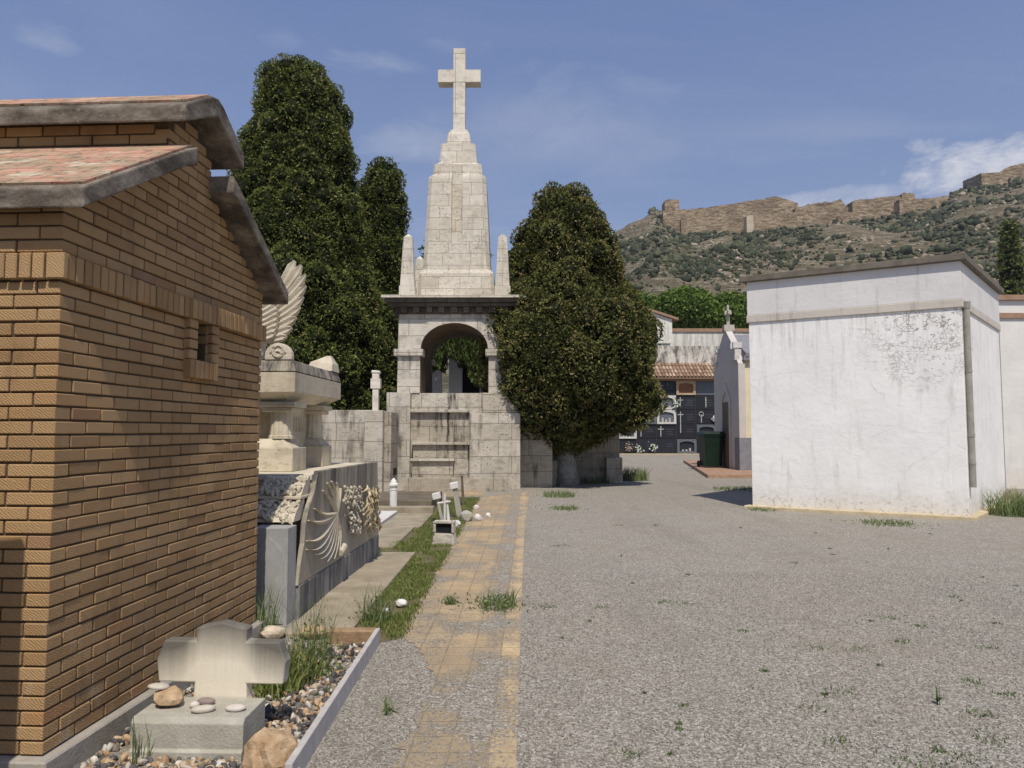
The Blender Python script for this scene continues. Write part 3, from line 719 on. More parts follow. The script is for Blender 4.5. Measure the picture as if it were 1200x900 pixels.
def course(k, z0, z1):
    even = k % 2 == 0; zm = z1
    # side wall
    ymin, ymax = 0.0, Lh
    if zm > 2.70:
        ymin = max(0.0, (zm-2.665-0.0629)/0.572); ymax = Lh-ymin+0.0
        if zm > 3.2: ymin = max(0.93, 1.21-(3.62-zm)/0.5); ymax = 2.42-ymin
    if ymin == 0.0:
        # corner brick shared by both faces
        cy = 0.227 if even else 0.110; cx = 0.110 if even else 0.227
        brick(-cx, 0, 0, cy, z0, z1)
        y = cy+0.010; x = -cx-0.010
        while x > -Wd+0.03:
            e = max(x-0.227, -Wd); brick(e, x, 0, 0.09, z0, z1); x = e-0.010
    else:
        y = ymin
        if y > 0: y = y
    sk = (1.30, 1.49) if 2.065 < z0+0.03 < 2.33 else None
    started = False
    # keep the bond vertical: joints sit on a fixed grid
    grid = 0.227+0.010 if even else 0.110+0.010
    g = grid
    while g < ymax-0.02:
        e = min(g+0.227, ymax); s0 = max(g, ymin)
        if e - s0 > 0.02:
            if sk and s0 < sk[1] and e > sk[0]:
                if s0 < sk[0]-0.02: brick(-0.09, 0, s0, sk[0], z0, z1)
                if e > sk[1]+0.02: brick(-0.09, 0, sk[1], e, z0, z1)
            else: brick(-0.09, 0, s0, e, z0, z1)
        g += 0.237
n_low = int(round((2.32-Z0)/CZ))
cz = (2.32-Z0)/n_low
for k in range(n_low): course(k, Z0+k*cz+0.005, Z0+(k+1)*cz-0.005)
k = 0; z = 2.452
while z < 3.56:
    course(k+1, z+0.005, z+cz-0.005); z += cz; k += 1
# front of the raised middle
z = 3.22; k = 0
while z < 3.47:
    x = -0.1 if k % 2 else -0.02
    while x > -Wd+0.05: brick(x-0.227, x, 0.93, 1.0, z+0.005, z+cz-0.005); x -= 0.237
    z += cz; k += 1
bk.build('brick_courses', M['brick'], HR)
bk = MB()
band = 0.032
y = 0.003
while y < Lh-0.02:
    p = 0.055 if 1.18 < y < 2.12 else band
    brick(-0.08, p, y, y+0.056, 2.325, 2.447); y += 0.066
x = -0.04
brick(-0.055, band+0.002, -band, -0.001, 2.325, 2.447); x = -0.066
while x > -Wd: brick(x-0.056, x, -band, 0.08, 2.325, 2.447); x -= 0.066
bk.build('soldier_course', M['brick'], HR, label='projecting band of upright bricks')
# window surround
bk = MB()
for zz in np.arange(2.068, 2.30, 0.0655):
    brick(-0.06, 0.035, 1.19, 1.295, zz, zz+0.056); brick(-0.06, 0.035, 1.495, 1.60, zz, zz+0.056)
y = 1.19
while y < 1.58: brick(-0.06, 0.045, y, y+0.056, 1.945, 2.062); y += 0.0655
bk.build('window_surround', M['brick'], HR, label='small dark vent window framed in projecting bricks')
wl = MB(); t0 = -0.013
def sidebox(y0, y1, z0, z1): wl.box(t0-0.15, t0, y0, y1, z0, z1)
sidebox(0.013, Lh-0.013, 0.12, 2.065); sidebox(0.013, 1.30, 2.065, 2.33); sidebox(1.49, Lh-0.013, 2.065, 2.33)
wl.prism([(0.013, 2.33), (Lh-0.013, 2.33), (Lh-0.013, 2.66), (1.477, 3.20), (1.477, 3.5), (1.21, 3.62), (0.943, 3.5), (0.943, 3.20), (0.013, 2.66)], t0-0.15, t0, 'x')
wl.box(-Wd, t0-0.15, 0.013, 0.16, 0.12, 2.68); wl.box(-Wd, t0-0.15, Lh-0.16, Lh-0.013, 0.12, 2.68)
wl.box(-Wd, -Wd+0.15, 0.16, Lh-0.16, 0.12, 2.66); wl.box(-Wd, t0-0.15, 0.943, 1.09, 3.0, 3.5); wl.box(-Wd, t0-0.15, 1.34, 1.477, 3.0, 3.5)
wl.build('wall', M['mortar'], HR)
MB().box(-0.9, t0-0.15, 1.0, 1.8, 2.0, 2.02).build('window_sill', M['mortar'], HR)
MB().cbox(-Wd-0.06, 0.055, -0.055, Lh+0.055, -0.2, 0.118, 0.008).build('plinth', M['plinthc'], HR)
OX0, OX1 = -Wd-0.18, 0.172
sl = MB()
sl.prism([(-0.11, 2.635), (-0.115, 2.728), (-0.10, 2.745), (0.86, 3.293), (0.96, 3.34), (0.96, 3.22), (0.86, 3.19)], OX0, OX1, 'x')
sl.build('lower_roof_slab', M['slabedge'], HR, bevel=0.01)
sl = MB(); sl.prism([(2.53, 2.635), (2.535, 2.728), (2.52, 2.745), (1.56, 3.293), (1.46, 3.34), (1.46, 3.22), (1.56, 3.19)], OX0, OX1, 'x'); sl.build('lower_roof_slab', M['slabedge'], HR, bevel=0.01)
sl = MB(); sl.prism([(0.80, 3.435), (0.79, 3.525), (0.82, 3.56), (1.0, 3.665), (1.13, 3.74), (1.21, 3.76), (1.29, 3.74), (1.42, 3.665), (1.60, 3.56), (1.63, 3.525), (1.62, 3.435), (1.21, 3.64)], OX0, OX1, 'x')
sl.build('upper_roof_slab', M['slabedge'], HR, bevel=0.012)
def tiles(y0, z0, y1, z1):
    mb = MB(); d = Vector((0, y1-y0, z1-z0)).normalized(); n = Vector((0, -d.z, d.y)) if d.y > 0 else Vector((0, d.z, -d.y))
    a = [Vector((OX0+0.02, y0, z0)), Vector((OX1-0.02, y0, z0)), Vector((OX1-0.02, y1, z1)), Vector((OX0+0.02, y1, z1))]
    mb.add([p+n*0.001 for p in a]+[p+n*0.014 for p in a], [(0,3,2,1),(4,5,6,7),(0,1,5,4),(1,2,6,5),(2,3,7,6),(3,0,4,7)])
    return mb.build('roof_tiles', M['rooftile'], HR)
tiles(-0.085, 2.753, 0.92, 3.328); tiles(2.505, 2.753, 1.50, 3.328); tiles(0.835, 3.570, 1.12, 3.733); tiles(1.585, 3.570, 1.30, 3.733)

# unseen slab added left of the view to throw the shade on the brick front
st = MB(); st.cbox(-3.4, -2.16, 2.35, 2.60, 0.12, 2.50, 0.02); st.cbox(-3.5, -2.10, 2.25, 2.68, 0, 0.12, 0.02)
st.build('shadow_caster_slab', M['tombstone'], label='tall plain limestone slab added outside the picture to shade the brick mausoleum front', cat='gravestone')

# ------------------------------------------------------------ grave with the low cross
GX = -1.545; GY = 4.05
CR = empty('cross_gravestone', (GX, GY, 0), 'low pale stone cross with flared foot and dark weathered top edges', 'gravestone', R(-4))
half = [(0.36*1.0, 0.27), (0.375, 0.385), (0.335, 0.487), (0.145, 0.487), (0.15, 0.555), (0.0, 0.585)]
foot = [(0.27, -0.05), (0.245, 0.01), (0.205, 0.06), (0.175, 0.13), (0.155, 0.20), (0.15, 0.27)]
rt_ = foot + half; poly = rt_ + [(-x_, z_) for x_, z_ in reversed(rt_[:-1])]
poly = [(x_*0.94, z_) for x_, z_ in poly]
MB().prism(poly, -0.035, 0.045, 'y').build('cross', M['crossgrave'], CR, bevel=0.008)
BR = empty('grave_block', (-1.585, 3.86, 0), 'low rectangular stone block with chamfered edge in front of the pale cross', 'gravestone', R(-2))
MB().prism([(-0.16, -0.03), (-0.16, 0.045), (-0.145, 0.055), (-0.145, 0.175), (-0.125, 0.2), (0.15, 0.2), (0.15, -0.03)], -0.28, 0.28, 'x').build('block', M['block'], BR, bevel=0.004)
def stone(name, px, py, Y, z, rx, ry, rz, mat, label, cat='pebble', group=None, jit=0.05, sub=1, rot=(0, 0, 0), smooth=True, z_is_base=True):
    X = at(px, py, Y)[0]
    from mathutils import Euler
    T = Euler(rot).to_matrix().to_4x4()
    mb = MB(); mb.blob((0, 0, 0), rx, ry, rz, jit, sub, T)
    a = np.array(mb.v); lo = a[:, 2].min(); mb.v = [(v[0]+X, v[1]+Y, v[2]-lo+z-0.003) for v in mb.v]
    return mb.build(name, mat, label=label, cat=cat, group=group, smooth=smooth)
G1 = 'stones laid on the grave block'
stone('rock', 198, 820, 3.88, 0.2, 0.078, 0.06, 0.048, M['rock'], 'rough ochre rock at the left end of the grave block', 'rock', G1, 0.16, 1, smooth=False)
stone('pebble', 186, 803, 3.88, 0.285, 0.055, 0.035, 0.016, M['pebble'], 'flat grey pebble balanced on the ochre rock', 'pebble', G1, rot=(0, 0.1, 0.2))
stone('pebble', 228, 822, 3.86, 0.2, 0.026, 0.022, 0.017, M['pebble_white'], 'small white pebble touching the mauve pebble on the grave block', 'pebble', G1)
stone('pebble', 241, 818, 3.90, 0.2, 0.048, 0.026, 0.02, M['pebble_pink'], 'mauve brown pebble behind the grey one on the grave block', 'pebble', G1, rot=(0, 0, 0.1))
stone('pebble', 238, 826, 3.80, 0.2, 0.062, 0.03, 0.019, M['pebble'], 'pale grey oval pebble at the front middle of the grave block', 'pebble', G1, rot=(0, 0, 0.35))
stone('pebble', 276, 824, 3.82, 0.2, 0.052, 0.034, 0.017, M['pebble_white'], 'flat pinkish white pebble near the right end of the grave block', 'pebble', G1)
mb = MB(); mb.blob((-1.14, 3.62, 0.06), 0.135, 0.12, 0.135, 0.12, 2); mb.blob((-1.02, 3.52, 0.0), 0.07, 0.07, 0.06, 0.12, 1)
mb.build('rock', M['rock'], label='large rough ochre boulder at the corner of the kerb', cat='rock')
KE = empty('grave_kerb', (-1.01, 4.6, 0), 'pale marble kerb edging the cross grave plot along the gravel', 'kerb')
mb = MB(); T = None
mb.prism([(-1.02, 3.42), (-0.985, 3.42), (-1.0, 5.72), (-1.035, 5.72)], -0.05, 0.115, 'z'); mb.build('side_kerb', M['kerb'], KE, world=True, bevel=0.004)
mb = MB(); mb.cbox(-1.40, -1.04, 5.70, 5.80, -0.05, 0.10, 0.01); mb.build('end_kerb', M['oldbrick'], KE, world=True, label='ochre brick end of the kerb')
# crushed rock inside the plot
n = 3400; x = rng.uniform(-2.05, -1.03, n); y = 3.25 + 2.4*rng.random(n)**1.3
k = (x > -2.146+0.075+0.058*(y-3.478)) & ~((x > -1.97) & (x < -1.36) & (y > 3.72) & (y < 4.05)) ; x = x[k]; y = y[k]
s_ = rng.uniform(0.008, 0.034, len(x))*np.interp(y, [3.2, 4.1, 5.5], [1.0, 0.85, 0.7])
V, Fc, rr = rocks(np.stack([x, y, s_*0.3+rng.uniform(0, 0.012, len(x))], 1), s_*1.15, 1, 0.3, 8, 0.75, 7)
npmesh('crushed_rock', V, [(Fc, rr)], M['stones'], kind='stuff', label='ochre and slate coloured crushed rock filling the cross grave plot')
stone('rock', 320, 736, 5.85, 0.0, 0.10, 0.07, 0.05, M['palerock'], 'pale rounded rock in front of the grey marble panel', 'rock', None, 0.1, 1, smooth=False)
stone('rock', 368, 740, 5.85, 0.0, 0.115, 0.08, 0.055, M['rock'], 'brown flat rock beside the pale rounded rock', 'rock', None, 0.12, 1, smooth=False)
for i, (px, py, s0, lab) in enumerate([(470, 712, 0.06, 'white broken stone lying on the grass strip'), (452, 718, 0.04, 'small white stone left of the broken one on the grass strip')]):
    g = gnd(px, py); stone('rock', px, py, g[1], 0, s0, s0*0.8, s0*0.6, M['whitemarble'], lab, 'rock', None, 0.15, 1, smooth=False)

# ------------------------------------------------------------ eagle tomb
ER = empty('eagle_tomb', (-1.83, 6.31, 0), 'large carved limestone tomb with palm relief, canopy and winged eagle on top', 'tomb', -0.035)
def ebox(name, mat, *b, bev=0.006, label=None, parent=ER): return MB().box(*b).build(name, mat, parent, bevel=bev, label=label)
ebox('plinth', M['tombplinth'], -2.6, 0.0, 0.14, 3.32, -0.05, 0.28, label='blackened lower course')
side = [(0.12, 0.283), (3.32, 0.283), (3.25, 1.0), (3.22, 1.22), (0.66, 1.235), (0.60, 1.14), (0.55, 1.06), (0.40, 0.93), (0.30, 0.80), (0.27, 0.62), (0.17, 0.45)]
MB().prism(side, -0.05, -0.006, 'x').build('side_slab', M['sideslab'], ER, bevel=0.006, label='side slab with dark rain streaks and curved front edge')
ebox('body', M['tombstone'], -2.6, -0.052, 0.62, 3.2, 0.283, 1.15)
ebox('top_slab', M['tombstone'], -2.6, -0.052, 0.60, 3.2, 1.152, 1.205)
# front marble panel with a pointed arch cut in low relief
pn = ebox('front_panel', M['greyslab'], -0.345, -0.03, -0.09, 0.13, -0.03, 0.80, label='grey marble upright panel')
arch = [(-0.315, 0.02), (-0.06, 0.02), (-0.06, 0.55), (-0.09, 0.63), (-0.15, 0.69), (-0.19, 0.72), (-0.23, 0.69), (-0.285, 0.63), (-0.315, 0.55)]
MB().prism(arch, -0.098, -0.088, 'y').build('arch_relief', M['greyslab'], pn)
ebox('dark_recess', M['tombplinth'], -1.2, -0.36, 0.30, 0.61, 0.0, 0.98)
# carved feather corbels: two tiers of curls
def curls(name, x0, x1, y0, y1, z0, z1, n, seed):
    rr_ = random.Random(seed); mb = MB(); 
    mb.prism([(y0+0.02, z0), (y1, z0), (y1, z1), (y1-0.04, z1), (y0+0.10, z0+0.5*(z1-z0))], x0+0.01, x1-0.01, 'x')
    for i in range(n):
        t = rr_.random(); x_ = rr_.uniform(x0+0.02, x1-0.02); yy = y0+0.03+(y1-y0-0.05)*t*0.75; zz = z0+0.02+(z1-z0-0.03)*t
        ax = rr_.uniform(-0.5, 0.5); lean = -0.7
        pts = []; l = rr_.uniform(0.05, 0.10)
        for q in np.linspace(0, 1, 5): pts.append((x_+ax*l*q+0.012*math.sin(q*5+i), yy-l*0.35*q-0.01, zz+0.03-l*q*0.7))
        mb.tube(pts, [0.006, 0.017, 0.019, 0.014, 0.004], 6)
    for i in range(4):
        x_ = x0+(x1-x0)*(0.3+0.5*i/4); mb.blob((x_, y1-0.06, z1-0.02), 0.02, 0.035, 0.018, 0.1, 1)
    return mb.build(name, M['carved'], ER, smooth=False)
curls('feather_corbel', -0.60, -0.055, 0.12, 0.44, 0.82, 1.0, 95, 3)
curls('feather_corbel', -0.46, -0.055, 0.32, 0.60, 1.03, 1.19, 62, 4)
ebox('corbel_ledge', M['tombstone'], -1.2, -0.055, 0.30, 0.60, 1.0, 1.028)
# relief of palm leaves on the side slab
def frond(mb, y0, z0, y1, z1, bend, w0, d=0.016):
    n = 9; pts = []
    for q in np.linspace(0, 1, n):
        yy = y0+(y1-y0)*q; zz = z0+(z1-z0)*q; nx, nz = -(z1-z0), (y1-y0); ll = math.hypot(nx, nz)
        pts.append((-0.004, yy+nx/ll*bend*math.sin(q*PI), zz+nz/ll*bend*math.sin(q*PI)))
    ring = []
    for i, p in enumerate(pts):
        q = i/(n-1); wv_ = w0*(0.35+1.2*math.sin(min(q*1.15+0.08, 1)*PI)**0.7)*(1-0.55*q); a = pts[min(i+1, n-1)]; b = pts[max(i-1, 0)]
        ty, tz = a[1]-b[1], a[2]-b[2]; l_ = math.hypot(ty, tz); py_, pz_ = -tz/l_, ty/l_
        ring.append([(-0.012, p[1]-py_*wv_, p[2]-pz_*wv_), (0.0, p[1]-py_*wv_, p[2]-pz_*wv_), (d, p[1]-py_*wv_*0.15, p[2]-pz_*wv_*0.15), (0.003, p[1]+py_*wv_, p[2]+pz_*wv_), (-0.012, p[1]+py_*wv_, p[2]+pz_*wv_)])
    mb.loft(ring)
def sidept(px, py):    # a point of the picture carried onto the side slab, in the tomb's own axes
    a = Vector(at(px, py, 1.0)) - Vector((0, 0, CH)); o = Vector((0, 0, CH)); Mi = ROOT[ER.name].inverted()
    o2 = Mi @ o; d2 = (Mi.to_3x3() @ a); t = -o2.x/d2.x; p = o2 + d2*t; return p.y, p.z
palm = MB()
base = (1.72, 0.72)
by, bz = sidept(394, 601)
for (px, py, bend, w0) in [(368, 596, 0.04, 0.014), (361, 610, 0.05, 0.02), (359, 634, 0.10, 0.018), (359, 644, 0.14, 0.015), (367, 650, 0.15, 0.02), (374, 655, 0.16, 0.02), (382, 658, 0.15, 0.022), (390, 655, 0.13, 0.022), (396, 648, 0.10, 0.02),
                           (378, 575, -0.03, 0.02), (383, 566, -0.05, 0.02), (388, 564, -0.06, 0.022), (394, 566, -0.05, 0.02), (398, 572, -0.03, 0.02)]:
    q = sidept(px, py); frond(palm, by, bz, q[0], q[1], bend, w0*1.35, 0.020)
palm.build('palm_relief', M['tombstone'], ER, label='carved palm fronds fanning over the side slab')
fl = MB(); rf_ = random.Random(2)
for i in range(330):
    px = rf_.gauss(412, 5.5); py = rf_.uniform(570, 626); 
    px = 412 + rf_.uniform(-1, 1)*(11 if py < 605 else 6) + (py-600)*0.06
    q = sidept(px, py); s0 = rf_.uniform(0.008, 0.019)
    if rf_.random() < 0.2: s0 *= 1.3
    fl.blob((0.012+rf_.uniform(0, 0.035), q[0], q[1]), s0*0.8, s0*1.25, s0, 0.2, 0)
fl.build('flower_relief', M['carved'], ER, label='carved garland of small flowers')
mb = MB(); q = sidept(401, 640); q2 = sidept(396, 648)
mb.tube([(0.02, q[0], q[1]), (0.02, q2[0], q2[1])], 0.035, 8); mb.build('stem_relief', M['carved'], ER)
# superstructure
XF, XB = -0.335, -2.0; YF, YB = 0.93, 2.62; mid = (XF+XB)/2
def corner_block(x0, x1, y0, y1):
    ebox('pedestal', M['tombstone'], x0, x1, y0, y1, 1.207, 1.44)
    ca, cb = (x0+x1)/2, (y0+y1)/2; hx, hy = (x1-x0)/2-0.02, (y1-y0)/2-0.02
    MB().loft([[(ca-hx, cb-hy, 1.442), (ca+hx, cb-hy, 1.442), (ca+hx, cb+hy, 1.442), (ca-hx, cb+hy, 1.442)], [(ca-hx*0.55, cb-hy*0.6, 1.53), (ca+hx*0.55, cb-hy*0.6, 1.53), (ca+hx*0.55, cb+hy*0.6, 1.53), (ca-hx*0.55, cb+hy*0.6, 1.53)]]).build('pedestal_cap', M['tombstone'], ER)
corner_block(-0.95, -0.375, 1.02, 1.45); corner_block(-0.72, -0.40, 2.12, 2.5); corner_block(-1.95, -1.45, 1.02, 1.45); corner_block(-1.9, -1.5, 2.12, 2.5)
def flutecol(cx, cy, r0):
    n = 36; rings = []
    for z_, k_ in ((1.53, 1.12), (1.56, 1.12), (1.565, 1.0), (1.80, 0.92)):
        rings.append([(cx+math.cos(2*PI*i/n)*r0*k_*(1-0.06*(i % 3 == 0)), cy+math.sin(2*PI*i/n)*r0*k_*(1-0.06*(i % 3 == 0)), z_) for i in range(n)])
    c = MB().loft(rings).build('column', M['tombstone'], ER)
    MB().box(cx-r0*1.35, cx+r0*1.35, cy-r0*1.35, cy+r0*1.35, 1.80, 1.845).box(cx-r0*1.7, cx+r0*1.7, cy-r0*1.7, cy+r0*1.7, 1.847, 1.90).build('capital', M['tombstone'], c, bevel=0.008)
flutecol(-0.56, 1.22, 0.115); flutecol(-0.56, 2.30, 0.10); flutecol(-1.75, 1.22, 0.115); flutecol(-1.75, 2.30, 0.10)
ebox('inscribed_panel', M['tombstone'], -1.6, -0.62, 1.40, 2.2, 1.207, 1.9)
let = MB(); rl = random.Random(9)
for i in range(9):    # worn capitals in relief: only their uprights and bars can be made out
    y0 = 1.45+i*0.078
    let.box(-0.621, -0.608, y0, y0+0.014, 1.60, 1.76)
    if i % 3 != 1: let.box(-0.621, -0.610, y0+0.014, y0+0.045, 1.745, 1.76)
    if i % 2: let.box(-0.621, -0.610, y0+0.014, y0+0.042, 1.675, 1.69)
    if i % 4 == 2: let.box(-0.621, -0.610, y0+0.045, y0+0.058, 1.60, 1.745)
let.build('worn_lettering', M['tombstone'], ER)
ebox('inner_wall', M['tombstone'], -1.9, -0.62, 2.202, 2.6, 1.207, 1.9)
rgs = [[(XB+a, YF+a, z_), (XF-a, YF+a, z_), (XF-a, YB-a, z_), (XB+a, YB-a, z_)] for a, z_ in ((0.16, 1.902), (0.13, 1.92), (0.02, 1.985), (0.0, 1.99), (0.0, 2.185))]
MB().loft(rgs).build('entablature', M['tombstone'], ER, bevel=0.005)
MB().loft([[(XB+a, YF+a, z_), (XF-a, YF+a, z_), (XF-a, YB-a, z_), (XB+a, YB-a, z_)] for a, z_ in ((0.02, 2.187), (0.0, 2.20), (0.03, 2.30), (0.05, 2.31))]).build('crown_moulding', M['sideslab'], ER)
# scroll ornaments on the corners
def scroll(cx, cy, ang, s0):
    T = Matrix.Translation((cx, cy, 2.31)) @ Matrix.Rotation(ang, 4, 'Z') @ Matrix.Scale(s0, 4)
    pts = [(-0.16, 0)] + [(0.16*math.cos(PI-PI*i/10), 0.05+0.15*math.sin(PI*i/10)) for i in range(11)] + [(0.16, 0)]
    a = MB().prism(pts, -0.05, 0.05, 'y', T).build('corner_scroll', M['carved'], ER, bevel=0.01)
    mb = MB()
    for k in range(2):
        sp_ = [(math.cos(t*1.3)*(0.11-0.014*t)*(1 if k else -1)*0.8, -0.055, 0.085+math.sin(t*1.3)*(0.10-0.014*t)) for t in np.linspace(0, 6, 22)]
        mb.tube([T @ Vector(p) for p in sp_], 0.012*s0, 5)
    mb.build('scroll_relief', M['carved'], a)
scroll(-0.52, 1.00, 0, 0.85); scroll(-1.87, 1.02, 0, 0.95)
MB().loft([[(-0.66, 2.28, 2.31), (-0.35, 2.28, 2.31), (-0.35, 2.60, 2.31), (-0.66, 2.60, 2.31)], [(-0.62, 2.33, 2.42), (-0.36, 2.33, 2.40), (-0.36, 2.58, 2.40), (-0.62, 2.58, 2.42)], [(-0.45, 2.42, 2.50), (-0.41, 2.42, 2.50), (-0.41, 2.5, 2.50), (-0.45, 2.5, 2.50)]]).build('corner_ornament', M['carved'], ER, label='pale wedge shaped ornament on the rear corner')
# eagle: body, head, two raised wings of layered feathers
EA = MB(); ex, ey = -1.02, 1.35
EA.loft([[(ex+r_*math.cos(t)+dx, ey+r_*1.15*math.sin(t)+dy, z_) for t in np.linspace(0, 2*PI, 15)[:-1]] for r_, dx, dy, z_ in ((0.12, 0, 0.0, 2.31), (0.20, 0, 0, 2.42), (0.23, 0, 0, 2.58), (0.21, 0, -0.02, 2.74), (0.14, 0, -0.05, 2.86), (0.09, 0, -0.08, 2.94), (0.095, 0, -0.11, 3.02), (0.07, 0, -0.14, 3.10), (0.02, 0, -0.15, 3.13))])
EA.tube([(ex, ey-0.18, 3.04), (ex, ey-0.26, 3.03), (ex, ey-0.285, 2.99)], [0.04, 0.025, 0.004], 7)
for i in range(90):
    t = random.uniform(0, 2*PI); z_ = random.uniform(2.36, 2.84); r_ = 0.21*math.sin((z_-2.2)/0.75*PI*0.8+0.3)
    EA.blob((ex+math.cos(t)*r_, ey+math.sin(t)*r_*1.1, z_), 0.03, 0.03, 0.05, 0.1, 0)
eag = EA.build('eagle', M['carved'], ER, smooth=False, label='carved stone eagle with raised wings')
def wing(sgn):
    mb = MB()
    sx, sz = ex+sgn*0.16, 2.72
    def feather(bx, bz, tx, tz, wd, dep, yb):
        n = 8; rings = []; dx, dz_ = tx-bx, tz-bz; l_ = math.hypot(dx, dz_); px_, pz_ = -dz_/l_, dx/l_
        for i in range(n+1):
            q = i/n; bend = 0.05*math.sin(q*PI)*l_; c = (bx+dx*q+px_*bend*-sgn, yb, bz+dz_*q+pz_*bend*-sgn)
            ww = wd*(0.45+0.62*q**0.6)*(1 if q < 0.86 else math.sqrt(max(1-((q-0.86)/0.145)**2, 0.02))); dd = dep*(1-0.4*q)
            rings.append([(c[0]-px_*ww, c[1]+dd*0.2, c[2]-pz_*ww), (c[0]-px_*ww*0.5, c[1]-dd*0.75, c[2]-pz_*ww*0.5), (c[0], c[1]-dd*0.55, c[2]), (c[0]+px_*ww*0.6, c[1]-dd, c[2]+pz_*ww*0.6), (c[0]+px_*ww, c[1]+dd*0.1, c[2]+pz_*ww), (c[0], c[1]+dd, c[2])])
        mb.loft(rings)
    X_ = lambda v: ex+sgn*v
    tips = [(0.50, 3.41, .055), (0.575, 3.36, .055), (0.625, 3.25, .05), (0.635, 3.13, .048), (0.615, 3.01, .048), (0.585, 2.90, .05), (0.55, 2.79, .052), (0.51, 2.68, .05), (0.46, 2.59, .045)]
    for i, (tx, tz, wd) in enumerate(tips):
        q = i/8; feather(X_(0.13+0.03*math.sin(q*3)), 2.88-0.33*q, X_(tx), tz, wd*1.0, 0.045, ey+0.06-0.012*i)
    for i in range(9):
        q = i/8; feather(X_(0.10), 2.92-0.38*q, X_(0.30+0.08*math.sin(q*2.4)), 3.10-0.48*q, 0.05, 0.05, ey-0.02-0.006*i)
    for i in range(9):
        q = i/8; feather(X_(0.04), 2.94-0.42*q, X_(0.18), 3.02-0.45*q, 0.04, 0.05, ey-0.07)
    mb.build('wing', M['carved'], eag)
wing(1); wing(-1)
# bouquet of cream lilies resting against the side slab
bq = MB(); rb2 = random.Random(6)
org_q = sidept(431, 600)
Mi = ROOT[ER.name]
for i in range(60):
    px = rb2.uniform(424, 437); py = rb2.uniform(568, 614); q = sidept(px, py); q2 = sidept(px+rb2.uniform(-3, 3), py+rb2.uniform(8, 16)); bq.cur = rb2.random()
    o1 = 0.03+rb2.uniform(0, 0.05)
    bq.tube([Mi @ Vector((o1+0.01, q[0], q[1])), Mi @ Vector((o1+0.03, (q[0]+q2[0])/2, (q[1]+q2[1])/2)), Mi @ Vector((o1-0.01, q2[0], q2[1]))], [0.005, 0.017, 0.003], 6)
bq.build('flower_bouquet', M['flowery'], label='dried cream lilies fixed to the far end of the palm relief slab', cat='flowers')
# ------------------------------------------------------------ central monument
MX, MY = -1.63, 22.4
MR = empty('cross_monument', (MX, MY, 0), 'tall travertine monument with an open arch, stepped tower and large cross on top', 'monument')
def mbox(name, mat, x0, x1, y0, y1, z0, z1, bev=0.01, label=None): return MB().box(x0, x1, y0, y1, z0, z1).build(name, mat, MR, bevel=bev, label=label)
# base
zt = 2.69
mbox('base', M['monument_low'], -1.78, 1.78, -1.55, 1.8, 0, zt)
mbox('base_pier', M['monument_low'], -1.86, -1.2, -1.85, -1.552, 0, zt+0.003); mbox('base_pier', M['monument_low'], 0.45, 1.86, -1.85, -1.552, 0, 2.12)
MB().prism([(0.80, 2.123), (1.83, 2.123), (1.80, 2.30), (1.62, 2.42), (1.50, 2.60), (1.28, 2.66), (0.9, 2.69), (0.80, 2.69)], -1.80, -1.552, 'y').build('base_pier', M['monument_dirt_shade'], MR, bevel=0.03)
mbox('altar_shelf', M['monument_dirt_shade'], -1.198, 0.447, -1.72, -1.553, 0, 2.14); mbox('altar_shelf', M['monument_dirt_shade'], -1.10, 0.42, -1.95, -1.723, 0, 1.24)
mbox('altar_shelf', M['monument_dirt_shade'], -1.10, 0.02, -2.12, -1.953, 0, 0.80); mbox('ledge', M['monument_low'], -1.198, 0.449, -1.86, -1.722, 2.143, 2.22); mbox('ledge', M['monument_low'], -1.14, 0.46, -2.06, -1.724, 1.243, 1.32); mbox('ledge', M['monument_low'], -1.14, 0.06, -2.22, -1.955, 0.803, 0.87)
mbox('base_step', M['monument_dirt_shade'], -1.75, 1.5, -2.35, -2.123, 0, 0.36)
H = 1.58; a_ = 0.95
arc = [(-a_*math.cos(t), 3.95+0.73*math.sin(t)) for t in np.linspace(0, PI, 25)]
poly = [(-H-0.03, zt+0.003), (-a_-0.02, zt+0.003), (-a_-0.02, 3.84)] + arc + [(a_+0.02, 3.84), (a_+0.02, zt+0.003), (H+0.03, zt+0.003), (H, 5.0), (-H, 5.0)]
MB().prism(poly, -H, H, 'y').build('arched_storey', M['monument'], MR)
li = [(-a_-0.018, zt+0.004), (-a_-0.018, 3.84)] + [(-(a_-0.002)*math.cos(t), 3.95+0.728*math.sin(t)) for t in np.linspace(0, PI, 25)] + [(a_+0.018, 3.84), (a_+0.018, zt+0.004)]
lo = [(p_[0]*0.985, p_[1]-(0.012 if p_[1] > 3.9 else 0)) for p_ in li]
MB().prism(li + lo[::-1], -H+0.06, H-0.06, 'y').build('vault_lining', M['vault'], MR)  # thin shell just inside the arch, darker brown than the storey
for s0 in (-1, 1):
    x0, x1 = sorted((s0*(H+0.13), s0*(a_-0.07)))
    mbox('impost', M['monument'], x0, x1, -H-0.10, -H+0.4, 3.74, 3.93); mbox('impost', M['monument'], x0, x1, H-0.4, H+0.10, 3.74, 3.93)
ri = [(-a_*math.cos(t), 3.95+0.73*math.sin(t)) for t in np.linspace(0, PI, 25)]; ro = [(-(a_+0.25)*math.cos(t), 3.95+0.98*math.sin(t)) for t in np.linspace(0, PI, 25)]
MB().prism(ri + ro[::-1], -H-0.035, -H+0.1, 'y').build('arch_ring', M['monument'], MR)
mbox('frieze', M['cornice'], -H-0.06, H+0.06, -H-0.06, H+0.06, 4.93, 5.12)
